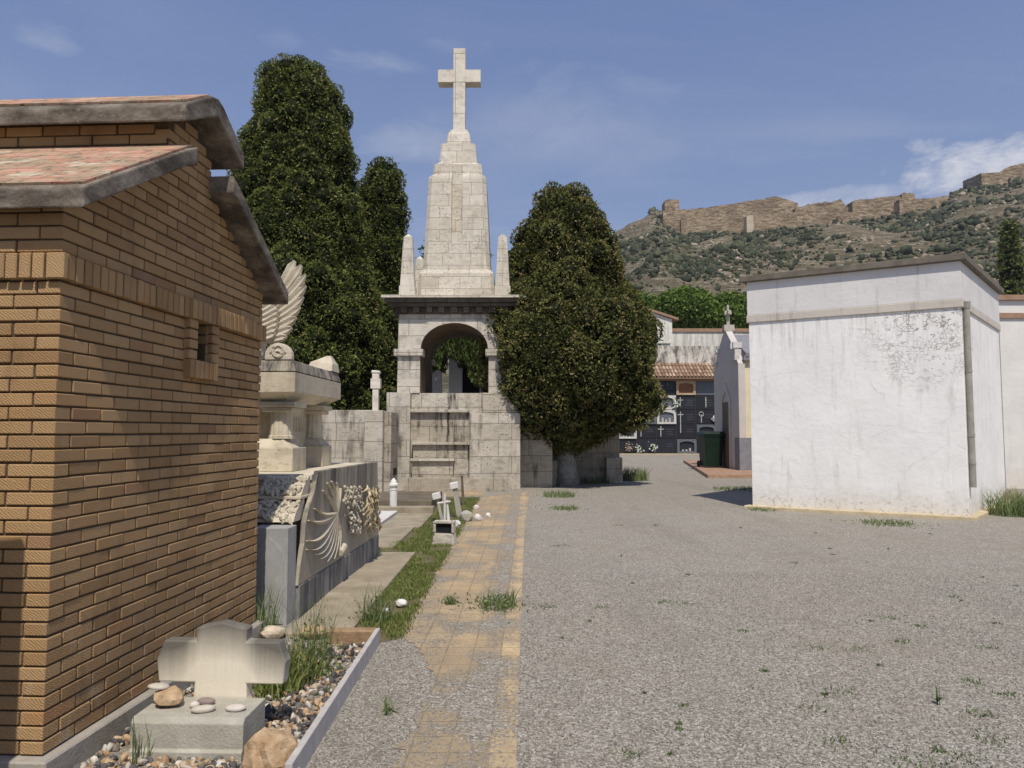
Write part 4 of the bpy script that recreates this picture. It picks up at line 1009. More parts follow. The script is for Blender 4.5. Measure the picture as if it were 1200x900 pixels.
for s1 in np.linspace(-1.42, 1.42, 9):
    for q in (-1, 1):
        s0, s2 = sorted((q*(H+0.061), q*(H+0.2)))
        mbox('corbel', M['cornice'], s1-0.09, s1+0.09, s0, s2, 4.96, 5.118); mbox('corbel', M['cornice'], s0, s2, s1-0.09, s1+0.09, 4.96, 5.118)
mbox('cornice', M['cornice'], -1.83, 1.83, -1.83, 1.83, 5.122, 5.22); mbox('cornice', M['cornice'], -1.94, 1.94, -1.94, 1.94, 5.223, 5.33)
mbox('cornice_lip', M['tower'], -2.02, 2.02, -2.02, 2.02, 5.333, 5.41)
Zt = lambda y, Y=21.5: zf(y, Y)
def sq(h, z_, ch=0.0, notch=None):
    c = ch
    if notch:   # groove in the front face
        w0, d = notch
        return [(-h+c, -h, z_), (-w0, -h, z_), (-w0, -h+d, z_), (w0, -h+d, z_), (w0, -h, z_), (h-c, -h, z_), (h, -h+c, z_), (h, h-c, z_), (h-c, h, z_), (-h+c, h, z_), (-h, h-c, z_), (-h, -h+c, z_)]
    return [(-h+c, -h, z_), (h-c, -h, z_), (h, -h+c, z_), (h, h-c, z_), (h-c, h, z_), (-h+c, h, z_), (-h, h-c, z_), (-h, -h+c, z_)]
z1, z2, z3, z4, z5, z6, z7 = 5.413, Zt(317), Zt(287), Zt(204), Zt(187), Zt(166, 21.8), Zt(151, 22.1)
MB().loft([sq(1.12, z1, 0.1), sq(1.10, z2-0.12, 0.1), sq(1.02, z2, 0.1)]).build('tower_base', M['tower'], MR)
MB().loft([sq(1.0, z2+0.003, 0.12), sq(0.955, z3, 0.12)]).build('tower_shaft', M['tower'], MR)
ts = MB().loft([sq(0.955, z3+0.003, 0.12, (0.16, 0.26)), sq(0.86, z4-0.10, 0.12, (0.16, 0.20)), sq(0.84, z4-0.02, 0.12, (0.16, 0.18)), sq(0.76, z4+0.06, 0.1, (0.16, 0.10))]).build('tower_shaft', M['tower'], MR, label='tower shaft with a long groove down its front')
MB().box(-0.155, 0.155, -0.95, -0.70, z3+0.004, z3+0.33).build('groove_block', M['crossstone'], MR, bevel=0.01)
MB().loft([sq(0.745, z4+0.063, 0.1, (0.16, 0.085)), sq(0.715, z5-0.05, 0.1, (0.16, 0.06)), sq(0.60, z5+0.03, 0.08, (0.16, 0.02))]).build('tower_step', M['tower'], MR)
MB().loft([sq(0.575, z5+0.033, 0.06), sq(0.52, z6-0.02, 0.06), sq(0.40, z6+0.03, 0.05)]).build('tower_step', M['tower'], MR)
MB().loft([sq(0.385, z6+0.033, 0.04), sq(0.33, z7-0.15, 0.04), sq(0.25, z7, 0.03)]).build('tower_step', M['tower'], MR)
zc = lambda y: zf(y, 22.35)
MB().box(-0.185, 0.185, -0.19, 0.19, z7+0.002, zc(59)).build('cross_upright', M['crossstone'], MR, bevel=0.012)
cb_ = MB(); cb_.box(-0.66, -0.187, -0.192, 0.192, zc(98.5), zc(84)); cb_.box(0.187, 0.66, -0.192, 0.192, zc(98.5), zc(84)); cb_.box(-0.187, 0.187, -0.200, -0.191, zc(98.5), zc(84)); cb_.build('cross_arm', M['crossstone'], MR, bevel=0.006)
for sx in (-1, 1):
    for sy in (-1, 1):
        cx, cy = sx*1.36, sy*1.36
        o = MB().loft([sq(0.225, 5.412), sq(0.225, 5.75)]).build('obelisk', M['tower'], MR, bevel=0.01)
        MB().loft([sq(0.20, 5.752), sq(0.125, 7.18), sq(0.02, 7.29)]).build('shaft', M['tower'], o)
        o.location = (cx, cy, 0)

# walls beside the monument
def wall(name, mat, x0, x1, y0, y1, z0, z1, label, cat='wall', bev=0.012, group=None): return MB().box(x0, x1, y0, y1, z0, z1).build(name, mat, label=label, cat=cat, bevel=bev, group=group)
wall('stone_wall', M['monument_low'], 0.24, 1.17, 21.5, 22.2, 0, 2.17, 'low travertine wall joining the monument base on its right')
wall('stone_wall', M['monument_low'], 1.28, 3.42, 23.6, 24.0, 0, 2.7, 'shaded stone wall behind the trunk of the round cypress')
wall('stone_block', M['monument_low'], 1.2, 1.46, 22.2, 22.5, 0, 0.75, 'small stone block between the low wall and the cypress trunk', 'block')
wall('stone_block', M['monument_low'], 2.95, 3.45, 23.2, 23.55, 0, 0.8, 'small stone block at the end of the shaded wall', 'block')
wall('stone_wall', M['monument_low'], -9.5, -3.55, 19.4, 19.9, 0, 2.17, 'travertine wall behind the eagle tomb')
PR = empty('stone_pillar', (-3.23, 17.5, 0), 'square travertine pillar carrying a small cross left of the monument', 'pillar')
pl = MB(); pl.box(-3.46, -3.02, 17.3, 17.75, 0, 2.1); pl.build('pillar', M['monument_low'], PR, world=True, bevel=0.015)
MB().box(-3.05, -2.86, 17.55, 18.6, 0, 2.08).build('pillar_return', M['monument_dirt_shade'], PR, world=True, bevel=0.015)  # darker stone here paints the shade of the pillar's right face
MB().box(-2.858, -2.852, 17.9, 18.4, 0.55, 0.72).build('vent_slot', M['darkopen'], PR, world=True)
sm = MB(); sm.box(-3.30, -3.16, 17.46, 17.60, 2.1, 2.72); sm.box(-3.345, -3.115, 17.44, 17.62, 2.62, 2.86); sm.box(-3.31, -3.15, 17.45, 17.61, 2.86, 3.0); sm.cbox(-3.33, -3.13, 17.43, 17.63, 2.98, 3.05, 0.02)
sm.build('small_cross', M['crossstone'], PR, world=True, bevel=0.02)

# ------------------------------------------------------------ low graves between the tomb and the path
sheet_z = 0
def slab(name, mat, x0, x1, y0, y1, h, label, cat='grave slab', rot=0.0):
    mb = MB(); T = Matrix.Translation(((x0+x1)/2, (y0+y1)/2, 0)) @ Matrix.Rotation(rot, 4, 'Z')
    mb.cbox(-(x1-x0)/2, (x1-x0)/2, -(y1-y0)/2, (y1-y0)/2, -0.05, h, 0.008, T); return mb.build(name, mat, label=label, cat=cat)
slab('concrete_slab', M['oldslab'], -1.80, -1.28, 5.9, 7.3, 0.030, 'nearest worn concrete slab along the eagle tomb', rot=0.005)
slab('concrete_slab', M['oldslab'], -1.80, -1.27, 7.31, 9.78, 0.034, 'farther worn concrete slab along the eagle tomb', rot=-0.005)
slab('grave_slab', M['oldslab'], -2.55, -1.62, 10.3, 12.4, 0.03, 'beige grave slab right beyond the eagle tomb')
slab('grave_slab', M['oldslab'], -2.2, -1.52, 12.42, 14.4, 0.034, 'beige grave slab beside the white marble one')
slab('grave_slab', M['whitemarble'], -3.1, -2.24, 12.5, 14.6, 0.06, 'flat white marble grave slab')
slab('grave_slab', M['darkslab'], -3.3, -1.62, 15.0, 17.3, 0.22, 'raised dark grave slab in front of the monument')
slab('grave_slab', M['oldslab'], -3.3, -1.55, 14.7, 14.98, 0.12, 'narrow beige kerb slab before the raised dark slab')
g = gnd(463, 598); mp = MB(); 
mp.lathe([(0.075, 0), (0.075, 0.44), (0.085, 0.445), (0.085, 0.47), (0.06, 0.48), (0.06, 0.52), (0.10, 0.53), (0.10, 0.56), (0.07, 0.58), (0.055, 0.63), (0.01, 0.68)], -2.36, 15.05-0.2, 18)
mp.build('marker_post', M['whitemarble'], label='short white marble post with a turned finial', cat='post')
# broken grave pieces on the grass
g = gnd(520, 640)
BK = empty('broken_headstone', (g[0], g[1]+0.15, 0), 'broken grey headstone base with a dark hollow on the grass', 'headstone', R(-5))
mb = MB(); mb.loft([[(-0.17, -0.12, -0.02), (0.16, -0.12, -0.02), (0.17, 0.12, -0.02), (-0.16, 0.12, -0.02)], [(-0.14, -0.10, 0.17), (0.13, -0.10, 0.16), (0.14, 0.1, 0.17), (-0.14, 0.1, 0.17)]])
mb.build('foot_stone', M['monument_low'], BK, bevel=0.012)
mb = MB(); mb.box(-0.15, 0.14, 0.03, 0.10, 0.17, 0.31); mb.box(-0.15, -0.115, -0.1, 0.03, 0.17, 0.30); mb.box(0.11, 0.14, -0.1, 0.03, 0.17, 0.30); mb.box(-0.155, 0.145, -0.10, 0.10, 0.302, 0.335); mb.build('hollow_box', M['monument_low'], BK, bevel=0.01)
MB().box(-0.112, 0.108, -0.06, 0.02, 0.175, 0.298).build('dark_hollow', M['darkopen'], BK)
def leaning(name, px, py, h, ang, rad, mat, label, capm, caps, yo=0.0):
    g = gnd(px, py); RT = empty(name, (g[0], g[1]+yo, 0), label, 'grave post')
    T = Matrix.Rotation(ang, 4, 'Y') @ Matrix.Rotation(R(4), 4, 'X')
    mb = MB(); mb.loft([[(T @ Vector((c[0]*r_, c[1]*r_, z_)))[:] for c in ((-1, -1), (1, -1), (1, 1), (-1, 1))] for r_, z_ in ((rad, -0.05), (rad*0.8, h))]); mb.build('shaft', mat, RT, bevel=0.005)
    mb = MB(); mb.box(-caps, caps, -caps, caps, h+0.001, h+caps*1.5, T); mb.build('cap', capm, RT, bevel=0.008); return RT
leaning('grave_post', 539, 607, 0.56, R(-10), 0.055, M['block'], 'leaning grey stone post with a white cap stone', M['whitemarble'], 0.075)
leaning('grave_post', 519, 613, 0.44, R(-13), 0.028, M['block'], 'thin leaning post with a white cap left of the grey post', M['whitemarble'], 0.07)
leaning('grave_post', 543, 593, 0.62, R(-3), 0.03, M['darkslab'], 'thin dark upright post behind the leaning grey post', M['darkslab'], 0.03)
g = gnd(521, 618); mb = MB(); mb.tube([(g[0], g[1], 0.0), (g[0]+0.0, g[1], 0.56)], 0.02, 8); mb.tube([(g[0]-0.12, g[1], 0.40), (g[0]+0.10, g[1], 0.43)], 0.018, 8); mb.tube([(g[0]+0.07, g[1]+0.02, 0), (g[0]+0.035, g[1]+0.02, 0.45)], [0.035, 0.015], 8)
mb.build('iron_cross', M['whitemarble'], label='thin white painted cross standing behind the broken headstone base', cat='cross')
for px, py, s0, lab, mt in [(547, 611, 0.12, 'tilted pale stone wedge at the foot of the leaning post', 'block'), (560, 610, 0.075, 'white broken marble vase lying by the path', 'whitemarble'), (572, 606, 0.05, 'small white marble fragment at the path edge', 'whitemarble'), (558, 597, 0.06, 'white stone fragment in the grass behind the leaning post', 'whitemarble'), (534, 618, 0.08, 'white rounded fragment beside the broken headstone base', 'whitemarble')]:
    g = gnd(px, py); mb = MB(); mb.blob((g[0], g[1], s0*0.7), s0, s0*0.8, s0*0.9, 0.18, 1); mb.build('stone_fragment', M[mt], label=lab, cat='rubble')

# ------------------------------------------------------------ white mausoleum (right)
N = (8.33, 13.6); Lc = (5.03, 15.6); Rc = (11.2, 16.9); Bk = (8.2, 19.3)
def off(poly, d):
    out = []; n = len(poly)
    for i in range(n):
        p0, p1, p2 = Vector(poly[i-1]), Vector(poly[i]), Vector(poly[(i+1) % n])
        e1 = (p1-p0).normalized(); e2 = (p2-p1).normalized(); n1 = Vector((e1.y, -e1.x)); n2 = Vector((e2.y, -e2.x))
        b = (n1+n2).normalized(); out.append(tuple(p1 + b*(d/max(b.dot(n1), 0.3))))
    return out
fp = [Lc, N, Rc, Bk]     # counter-clockwise
WR = empty('white_mausoleum', (8.3, 16.5, 0), 'large windowless white mausoleum with flat roof and peeling paint near its corner', 'mausoleum')
TOPZ = zf(306, 13.6)
peelp = mat_plaster('white_render_peeling', srgb(246, 243, 238), srgb(136, 124, 110), 0.85, (7.9, 13.85, 3.65), srgb(150, 138, 124), 0.4)
MB().prism(fp, -0.1, TOPZ, 'z').build('wall', peelp, WR, world=True, bevel=0.01)
MB().prism(off(fp, 0.035), zf(360, 13.6), zf(352, 13.6)+0.03, 'z').build('cornice_band', mat_plaster('band_render', srgb(206, 196, 182), srgb(120, 108, 92), dirtamt=0.8), WR, world=True, bevel=0.012)
MB().prism(off(fp, 0.02), zf(352, 13.6)+0.032, TOPZ+0.002, 'z').build('parapet', mat_plaster('parapet_render', srgb(224, 220, 216), srgb(116, 106, 94), dirtamt=0.45), WR, world=True, bevel=0.008)
MB().prism(off(fp, 0.12), TOPZ+0.004, zf(298, 13.6), 'z').build('roof_slab', M['slabtop'], WR, world=True, bevel=0.01)
MB().prism(off(fp, 0.13), -0.05, 0.07, 'z').build('footing', M['footing'], WR, world=True, bevel=0.02)
rdir = Vector((Rc[0]-N[0], Rc[1]-N[1])).normalized(); rn = Vector((rdir.y, -rdir.x))
def onr(t, o): return (N[0]+rdir.x*t+rn.x*o, N[1]+rdir.y*t+rn.y*o)
a = onr(0.14, 0.06); mb = MB(); mb.tube([(a[0], a[1], zf(571, 13.7)), (a[0], a[1], zf(356, 13.7))], 0.055, 14)
mb.tube([(a[0], a[1], zf(510, 13.7)-0.03), (a[0], a[1], zf(510, 13.7)+0.03)], 0.063, 14); mb.tube([(a[0], a[1], zf(362, 13.7)), (a[0], a[1], zf(354, 13.7))], [0.062, 0.075], 14)
for z_ in (1.0, 2.7): mb.tube([(a[0], a[1], z_), (a[0], a[1], z_+0.04)], 0.062, 14)
mb.build('downpipe', M['pipe'], WR, world=True, smooth=False)

# far white building at the right edge
X0 = at(1172, 400, 21)[0]
RB = empty('white_building', (X0+4, 24, 0), 'white building with terracotta bands at the right edge of the picture', 'building')
MB().box(X0, X0+9, 21, 27, 0, zf(352, 21)).build('wall', M['whitewall'], RB, world=True)
MB().box(X0-0.1, X0+9.1, 20.9, 27.1, zf(352, 21)+0.002, zf(346, 21)).build('roof_edge', M['terracap'], RB, world=True)
MB().box(X0-0.06, X0+9.06, 20.94, 27.06, zf(373, 21), zf(367, 21)).build('tile_band', M['terracap'], RB, world=True)

# ------------------------------------------------------------ chapel, platform and bin
PF = empty('brick_platform', (9, 28, 0), 'low brick edged platform under the small chapel', 'platform')
MB().prism([(6.76, 25.7), (14.5, 25.75), (14.5, 39), (9.0, 39)], -0.05, 0.12, 'z').build('edging', M['brickfloor'], PF, world=True, bevel=0.008)
CHX = 8.84
CR2 = empty('chapel_mausoleum', (10.4, 30.5, 0.12), 'small cream chapel mausoleum with grey gabled front and a stone cross', 'mausoleum', -0.02)
# facade profile along its width (y) and height (z), facing left
Yc = 30.4; prof = [(-1.85, 0), (1.9, 0), (1.9, 4.15), (1.45, 4.5), (1.42, 4.75), (0.95, 4.85), (0.9, 5.1), (0.0, 5.75), (-0.9, 5.1), (-0.95, 4.85), (-1.42, 4.75), (-1.45, 4.5), (-1.85, 4.15)]
fb = MB(); fb.prism([p for p in prof], -1.56, -1.3, 'x'); fb.build('facade', M['chapelgrey'], CR2)
MB().box(-1.298, 1.6, -1.75, 1.8, 0, 4.4).build('nave', M['cream'], CR2)
MB().box(-1.30, 1.61, -1.765, 1.81, 0, 1.25).build('dado', M['greydado'], CR2)
MB().box(-1.575, -1.28, -1.865, -1.2, 0, 1.25).build('dado', M['greydado'], CR2)
MB().prism([(-1.95, 4.4), (1.95, 4.4), (1.95, 4.55), (0, 5.5), (-1.95, 4.55)], -1.295, 1.75, 'x').build('roof', M['greydado'], CR2)
MB().box(-1.36, 1.7, -1.93, -1.752, 4.25, 4.45).build('cornice', M['greydado'], CR2)
MB().box(-1.575, -1.558, -0.5, 0.5, 0, 2.7).build('door', M['darkslab'], CR2)
MB().prism([(-0.72, 0), (-0.52, 0), (-0.52, 2.75), (0, 3.15), (0.52, 2.75), (0.52, 0), (0.72, 0), (0.72, 2.85), (0, 3.5), (-0.72, 2.85)], -1.61, -1.558, 'x').build('door_surround', M['chapelgrey'], CR2)
for yy in (-1.42, 1.42): MB().box(-1.64, -1.45, yy-0.25, yy+0.25, 4.3, 4.48).build('finial_block', M['chapelgrey'], CR2)
for yy in (-1.35, -0.95, 0.95, 1.35): MB().box(-1.62, -1.28, yy-0.08, yy+0.08, 4.8, 5.02).build('white_step', M['whitemarble'], CR2)
mb = MB(); mb.box(-1.62, -1.2, -0.18, 0.18, 5.62, 5.9); mb.loft([[(-1.48, -0.06, 5.9), (-1.36, -0.06, 5.9), (-1.36, 0.06, 5.9), (-1.48, 0.06, 5.9)], [(-1.46, -0.05, 6.75), (-1.38, -0.05, 6.75), (-1.38, 0.05, 6.75), (-1.46, 0.05, 6.75)]]); mb.box(-1.475, -1.365, -0.25, 0.25, 6.35, 6.5)
mb.box(-1.56, -1.28, -0.06, 0.06, 6.35, 6.5); mb.build('roof_cross', M['monument'], CR2)
# wheelie bin
BN = empty('wheeled_bin', (8.30, 31.0, 0.12), 'dark green wheeled rubbish bin beside the chapel', 'bin', R(8))
bh = 1.42
MB().loft([[(x_*w_, y_*w_*1.0, z_) for x_, y_ in ((-0.42, -0.38), (-0.38, -0.42), (0.38, -0.42), (0.42, -0.38), (0.42, 0.38), (0.38, 0.42), (-0.38, 0.42), (-0.42, 0.38))] for w_, z_ in ((0.80, 0.06), (0.82, 0.10), (1.0, bh-0.14), (1.05, bh-0.13), (1.05, bh-0.06))]).build('body', M['bin'], BN)
MB().loft([[(x_*w_, y_*w_, z_) for x_, y_ in ((-0.44, -0.44), (0.44, -0.44), (0.44, 0.46), (-0.44, 0.46))] for w_, z_ in ((1.05, bh-0.058), (1.05, bh-0.02), (0.9, bh+0.06), (0.6, bh+0.08))]).build('lid', M['bin'], BN, bevel=0.015)
for sx in (-0.4, 0.4):
    wh = MB().lathe([(0.02, -0.03), (0.13, -0.03), (0.14, 0), (0.13, 0.03), (0.02, 0.03)], 0, 0, 20).build('wheel', M['rubber'], BN); wh.location = (sx, 0.34, 0.14); wh.rotation_euler = (0, PI/2, 0)
hd = MB(); hd.tube([(-0.35, 0.46, bh-0.1), (-0.35, 0.56, bh-0.08), (0.35, 0.56, bh-0.08), (0.35, 0.46, bh-0.1)], 0.02, 8); hd.build('handle', M['bin'], BN)

# ------------------------------------------------------------ niche block
NY = 53.0; NX1 = 17.0
PW = 1.42; PH = 1.04; nx0 = at(792.5, 500, NY)[0]     # a column edge
cols = range(-5, 4); NXA = nx0 + (-5)*PW
NR = empty('niche_block', ((NXA+NX1)/2, 55, 0), 'burial niche block of dark granite plaques under a barrel tiled eave', 'niche block')
NZ = 0.06
MB().box(NXA-0.05, nx0+4*PW+0.05, NY, NY+1.5, 0, 5.45).build('wall', simple('niche_render', srgb(96, 88, 84), srgb(70, 64, 60), 4), NR, world=True)
MB().box(NXA-0.05, nx0+4*PW+0.05, NY-0.35, NY+0.0-0.002, 0, NZ).build('step', M['footing'], NR, world=True)
st_ = {  # (column, row from top): style
 (-1, 0): ('granite_blue', 'cross'), (0, 0): ('tanframe', None), (1, 0): ('granite_grey', None), (-2, 0): ('granite', 'cross'),
 (-1, 1): ('whiteframe', None), (0, 1): ('granite_blue', 'cross'), (1, 1): ('granite', 'midcross'), (-2, 1): ('granite', None),
 (-1, 2): ('whiteframe', None), (0, 2): ('granite', 'tall'), (1, 2): ('granite', 'wreath'), (-2, 2): ('darkarch', None),
 (-1, 3): ('granite', 'cross'), (0, 3): ('granite', None), (1, 3): ('darkarch', None), (-2, 3): ('granite', 'cross'), (-3, 3): ('palefr', 'cross'),
 (-1, 4): ('granite_blue', None), (0, 4): ('greyarch', None), (1, 4): ('granite', None), (-2, 4): ('granite_blue', None), (-3, 4): ('granite', None)}
rn_ = random.Random(4)
for c in cols:
    for r_ in range(5):
        sty, dec = st_.get((c, r_), (rn_.choice(['granite', 'granite', 'granite_grey', 'granite_blue']), rn_.choice(['cross', None])))
        x0 = nx0+c*PW+0.02; x1 = x0+PW-0.04; z1_ = NZ+(5-r_)*PH - 0.02; z0_ = z1_-PH+0.04
        base_m = {'tanframe': 'nichebrown', 'whiteframe': 'granite_grey', 'darkarch': 'granite', 'palefr': 'granite_grey', 'greyarch': 'granite_blue'}.get(sty, sty)
        deep = sty in ('tanframe', 'whiteframe', 'darkarch', 'palefr', 'greyarch')
        p = MB().cbox(x0, x1, NY-0.05, NY-0.002, z0_, z1_, 0.01).build('niche_plaque', M[base_m], NR, world=True)
        if deep:
            fm = {'tanframe': 'nichetan', 'whiteframe': 'nichewhite', 'darkarch': 'granite_grey', 'palefr': 'nichewhite', 'greyarch': 'granite_grey'}[sty]
            b = 0.17; xi0, xi1 = x0+b, x1-b; zb = z0_+b*0.8; zs = z1_-b*1.9; zc_ = z1_-b*0.9
            arcp = [(xi1+(xi0-xi1)*(1-math.cos(t))/2, zs+(zc_-zs)*math.sin(t)) for t in np.linspace(0, PI, 11)]
            fr = MB()
            fr.prism([(x0, z0_), (xi0, z0_), (xi0, zs), (x0, zs)], NY-0.16, NY-0.051, 'y'); fr.prism([(xi1, z0_), (x1, z0_), (x1, zs), (xi1, zs)], NY-0.16, NY-0.051, 'y')
            fr.prism([(xi0, z0_), (xi1, z0_), (xi1, zb), (xi0, zb)], NY-0.16, NY-0.051, 'y')
            fr.prism([(x1, zs+0.001), (x1, z1_), (x0, z1_), (x0, zs+0.001)] + arcp[::-1], NY-0.16, NY-0.051, 'y')
            fr.build('niche_frame', M[fm], p, world=True)
            if sty != 'tanframe':
                ob = MB(); cx_ = (x0+x1)/2
                for q in range(3): ob.cbox(cx_-0.35+q*0.25, cx_-0.2+q*0.25, NY-0.12, NY-0.07, zb, zb+rn_.uniform(0.12, 0.3), 0.01)
                ob.build('niche_ornament', M['silver'], p, world=True)
        if dec == 'cross' or dec == 'midcross' or dec == 'tall':
            cx_ = x0+0.28 if dec != 'midcross' else (x0+x1)/2; zz0 = z0_+0.15 - (PH*0.75 if dec == 'tall' else 0); w_ = 0.2 if dec != 'midcross' else 0.05
            if sty == 'palefr': cx_ = (x0+x1)/2
            MB().box(cx_-0.03, cx_+0.03, NY-0.085, NY-0.052, zz0, z1_-0.12).box(cx_-w_, cx_+w_, NY-0.083, NY-0.054, z1_-0.36, z1_-0.30).build('cross', M['silver'], p, world=True)
        if dec == 'wreath':
            MB().tube([(x0+0.35+0.16*math.cos(t), NY-0.08, z1_-0.3+0.16*math.sin(t)) for t in np.linspace(0, 6.28, 14)], 0.03, 6).box(x0+0.32, x0+0.38, NY-0.085, NY-0.052, z0_+0.1, z1_-0.3).build('wreath_cross', M['silver'], p, world=True)
        if not deep and sty != 'granite_grey':
            ln = MB()
            for q in range(rn_.choice([2, 3])):
                zz = z1_-0.35-q*0.17; ln.box(x0+0.62+rn_.uniform(0, .1), x1-0.15-rn_.uniform(0, .15), NY-0.054, NY-0.0515, zz, zz+0.022)
            if rn_.random() < 0.6: ln.blob(((x0+x1)/2+0.12, NY-0.06, z1_-0.2), 0.06, 0.02, 0.07, 0, 1)
            ln.build('worn_inscription', M['granite_grey'], p, world=True)
# barrel tiled eave
ev = MB(); rt2 = random.Random(8); yA, zA, yB, zB = NY-0.75, 5.42, NY+1.35, 6.62
for i in range(int((nx0+4*PW-NXA+0.4)/0.25)):
    xx = NXA-0.1+i*0.25
    for j in range(4):
        q0 = j/4; q1 = (j+1.12)/4; ev.cur = rt2.random(); lift = 0.035
        y0_, z0_ = yA+(yB-yA)*q0, zA+(zB-zA)*q0; y1_, z1_ = yA+(yB-yA)*q1, zA+(zB-zA)*q1
        ra, rb_ = 0.105, 0.085; n = 6
        ring = [[(xx+ra*math.cos(PI*k/n), y0_, z0_+lift+ra*math.sin(PI*k/n)) for k in range(n+1)], [(xx+rb_*math.cos(PI*k/n), y1_, z1_+rb_*math.sin(PI*k/n)) for k in range(n+1)]]
        vs = ring[0]+ring[1]; ev.add(vs, [(k, k+1, n+2+k, n+1+k) for k in range(n)])
ev.cur = 0.2; ev.prism([(yA+0.05, zA-0.06), (yA+0.05, zA+0.0), (yB, zB), (yB, zB-0.15)], NXA-0.2, nx0+4*PW+0.2, 'x')
ev.build('roof_tiles', M['terra'], NR, world=True)
MB().box(NXA-0.1, nx0+4*PW+0.1, NY-0.35, NY-0.002, 5.26, 5.36).build('eave_board', M['terracap'], NR, world=True)
MB().box(NXA-0.1, nx0+4*PW+2, NY+1.36, NY+1.8, 0, zf(405.5, NY+1.4)).build('back_parapet', M['stainwall'], NR, world=True)
# walls behind it
RW = empty('rear_wall', (13, 57, 0), 'rain marked white wall with tile coping behind the niche block', 'wall')
xg = at(787, 380, 56)[0]
MB().box(xg+0.02, 22, 56, 56.5, 0, zf(389, 56)).build('wall', M['stainlight'], RW, world=True)
MB().box(xg+0.02, 22.1, 55.9, 56.6, zf(389, 56)+0.002, zf(385, 56)).build('coping', M['terracap'], RW, world=True)
RH = empty('rear_house', (8, 58, 0), 'white gabled house wall with terracotta verge behind the niche block', 'house')
xl = at(700, 380, 56)[0]; zl = zf(345, 55.8); zr = zf(374, 55.8)
MB().prism([(xl, 0), (xg, 0), (xg, zr), (xl, zl)], 55.8, 62, 'y').build('wall', M['stainlight'], RH, world=True)
MB().prism([(xl-0.2, zl+0.06), (xg+0.45, zr-0.1), (xg+0.45, zr+0.08), (xl-0.2, zl+0.26)], 55.6, 62.2, 'y').build('roof', M['terracap'], RH, world=True)
MB().box(at(750, 400, 55.8)[0], xg-0.15, 55.7, 55.798, zf(402.5, 55.8), zf(400.5, 55.8)).build('ledge', M['stainlight'], RH, world=True)
# niche flowers
def bouquet(px, py, s0, mat, lab, stem=False):
    X, Y, Z = at(px, py, NY-0.25); rb_ = random.Random(px); mb = MB()
    F_ = empty('flower_bouquet', (X, Y, Z-s0), lab, 'flowers')
    for i in range(26): mb.cur = rb_.random(); mb.blob((rb_.gauss(0, s0*0.45), rb_.gauss(0, 0.05), s0+rb_.gauss(0, s0*0.6)), 0.05, 0.05, 0.05, 0.2, 0)
    mb.build('blossoms', mat, F_); mb = MB()
    for i in range(22): mb.cur = rb_.random(); mb.blob((rb_.gauss(0, s0*0.5), 0.03+rb_.gauss(0, 0.04), s0*0.8+rb_.gauss(0, s0*0.7)), 0.05, 0.03, 0.07, 0.3, 0)
    mb.build('leaves', M['flowergreen'], F_); MB().lathe([(0.05, -0.1), (0.08, 0.0), (0.06, s0*0.5)], 0, 0, 8).build('vase', M['granite_grey'], F_)
bouquet(792, 474, 0.26, M['flowerw'], 'white flowers hanging beside the upper white niche frame')
bouquet(749, 527, 0.30, M['flowerw'], 'white flowers at the foot of the niches, left of two')
bouquet(767, 524, 0.30, M['flowerw'], 'white flowers at the foot of the niches, right of two')
bouquet(737, 524, 0.24, M['flowerp'], 'pink flowers at the left foot of the niches')
bouquet(838, 491, 0.2, M['flowerw'], 'small white flowers on a dark niche above the bin')

# ------------------------------------------------------------ seen through the arch
AR = empty('white_tomb_building', (-3, 37, 0), 'white rendered tomb building with a dark doorway, seen through the arch', 'mausoleum')
def abox(name, mat, px0, px1, Y, d, zt_): 
    x0 = at(px0, 450, Y)[0]; x1 = at(px1, 450, Y)[0]; return MB().box(x0, x1, Y, Y+d, 0, zt_).build(name, mat, AR, world=True)
bw_ = mat_plaster('bluish_white_render', srgb(206, 208, 216), srgb(150, 148, 146), dirtamt=0.2)
abox('wall_pier', bw_, 505, 517, 35, 0.5, 6.2); abox('wall_pier', bw_, 526, 541, 35, 2.2, 6.2); abox('doorway', M['darkopen'], 541.3, 562, 35.6, 0.3, 5.2); abox('wall_pier', bw_, 562.3, 600, 35, 0.5, 6.0); abox('wall_pier', bw_, 440, 493, 36, 0.5, 5.0)
MB().box(at(505, 450, 35)[0], at(600, 450, 35)[0], 35.01, 37, 5.5, 6.3).build('lintel', bw_, AR, world=True)

# ------------------------------------------------------------ trees
def trunk_mesh(name, x, y, pts, rads, mat, parent, n=14):
    mb = MB(); mb.tube([(x+a, y+b, c) for a, b, c in pts], rads, n)
    mb.v = [(v[0]*1.0+random.uniform(-.012, .012), v[1]+random.uniform(-.012, .012), v[2]) for v in mb.v]
    return mb.build(name, mat, parent, world=True, smooth=True)
def conifer(label, cx, cy, prof, rr, dens, n, size, mat, seed, tb=None, tr=0.3, limewash=False, cone=0.12):
    T_ = empty('cypress_tree', (cx, cy, 0), label, 'cypress')
    trunk_mesh('trunk', cx, cy, [(0.02, 0, -0.1), (-0.0, 0, 0.4), (-0.05, 0, 1.15), (0, 0, prof[0][0]+1)], [tr*1.25, tr*1.05, tr*0.82, tr*0.5], M['limewash'] if limewash else M['trunk'], T_)
    if limewash:
        for k_ in range(7):
            a = k_*0.9+0.3; 
            trunk_mesh('limb', cx, cy, [(0, 0, 1.1), (math.cos(a)*0.5, math.sin(a)*0.5, 1.9), (math.cos(a)*1.2, math.sin(a)*1.1, 3.0)], [0.15, 0.1, 0.05], M['trunk'], T_, 8)
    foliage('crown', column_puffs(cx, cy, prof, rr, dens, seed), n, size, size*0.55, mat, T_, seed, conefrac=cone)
    return T_
def prof_from(cy, pts, k=1.0):
    s0 = F/cy; out = [(zf(y_, cy), r_/s0*k) for y_, r_ in pts]; return sorted(out)
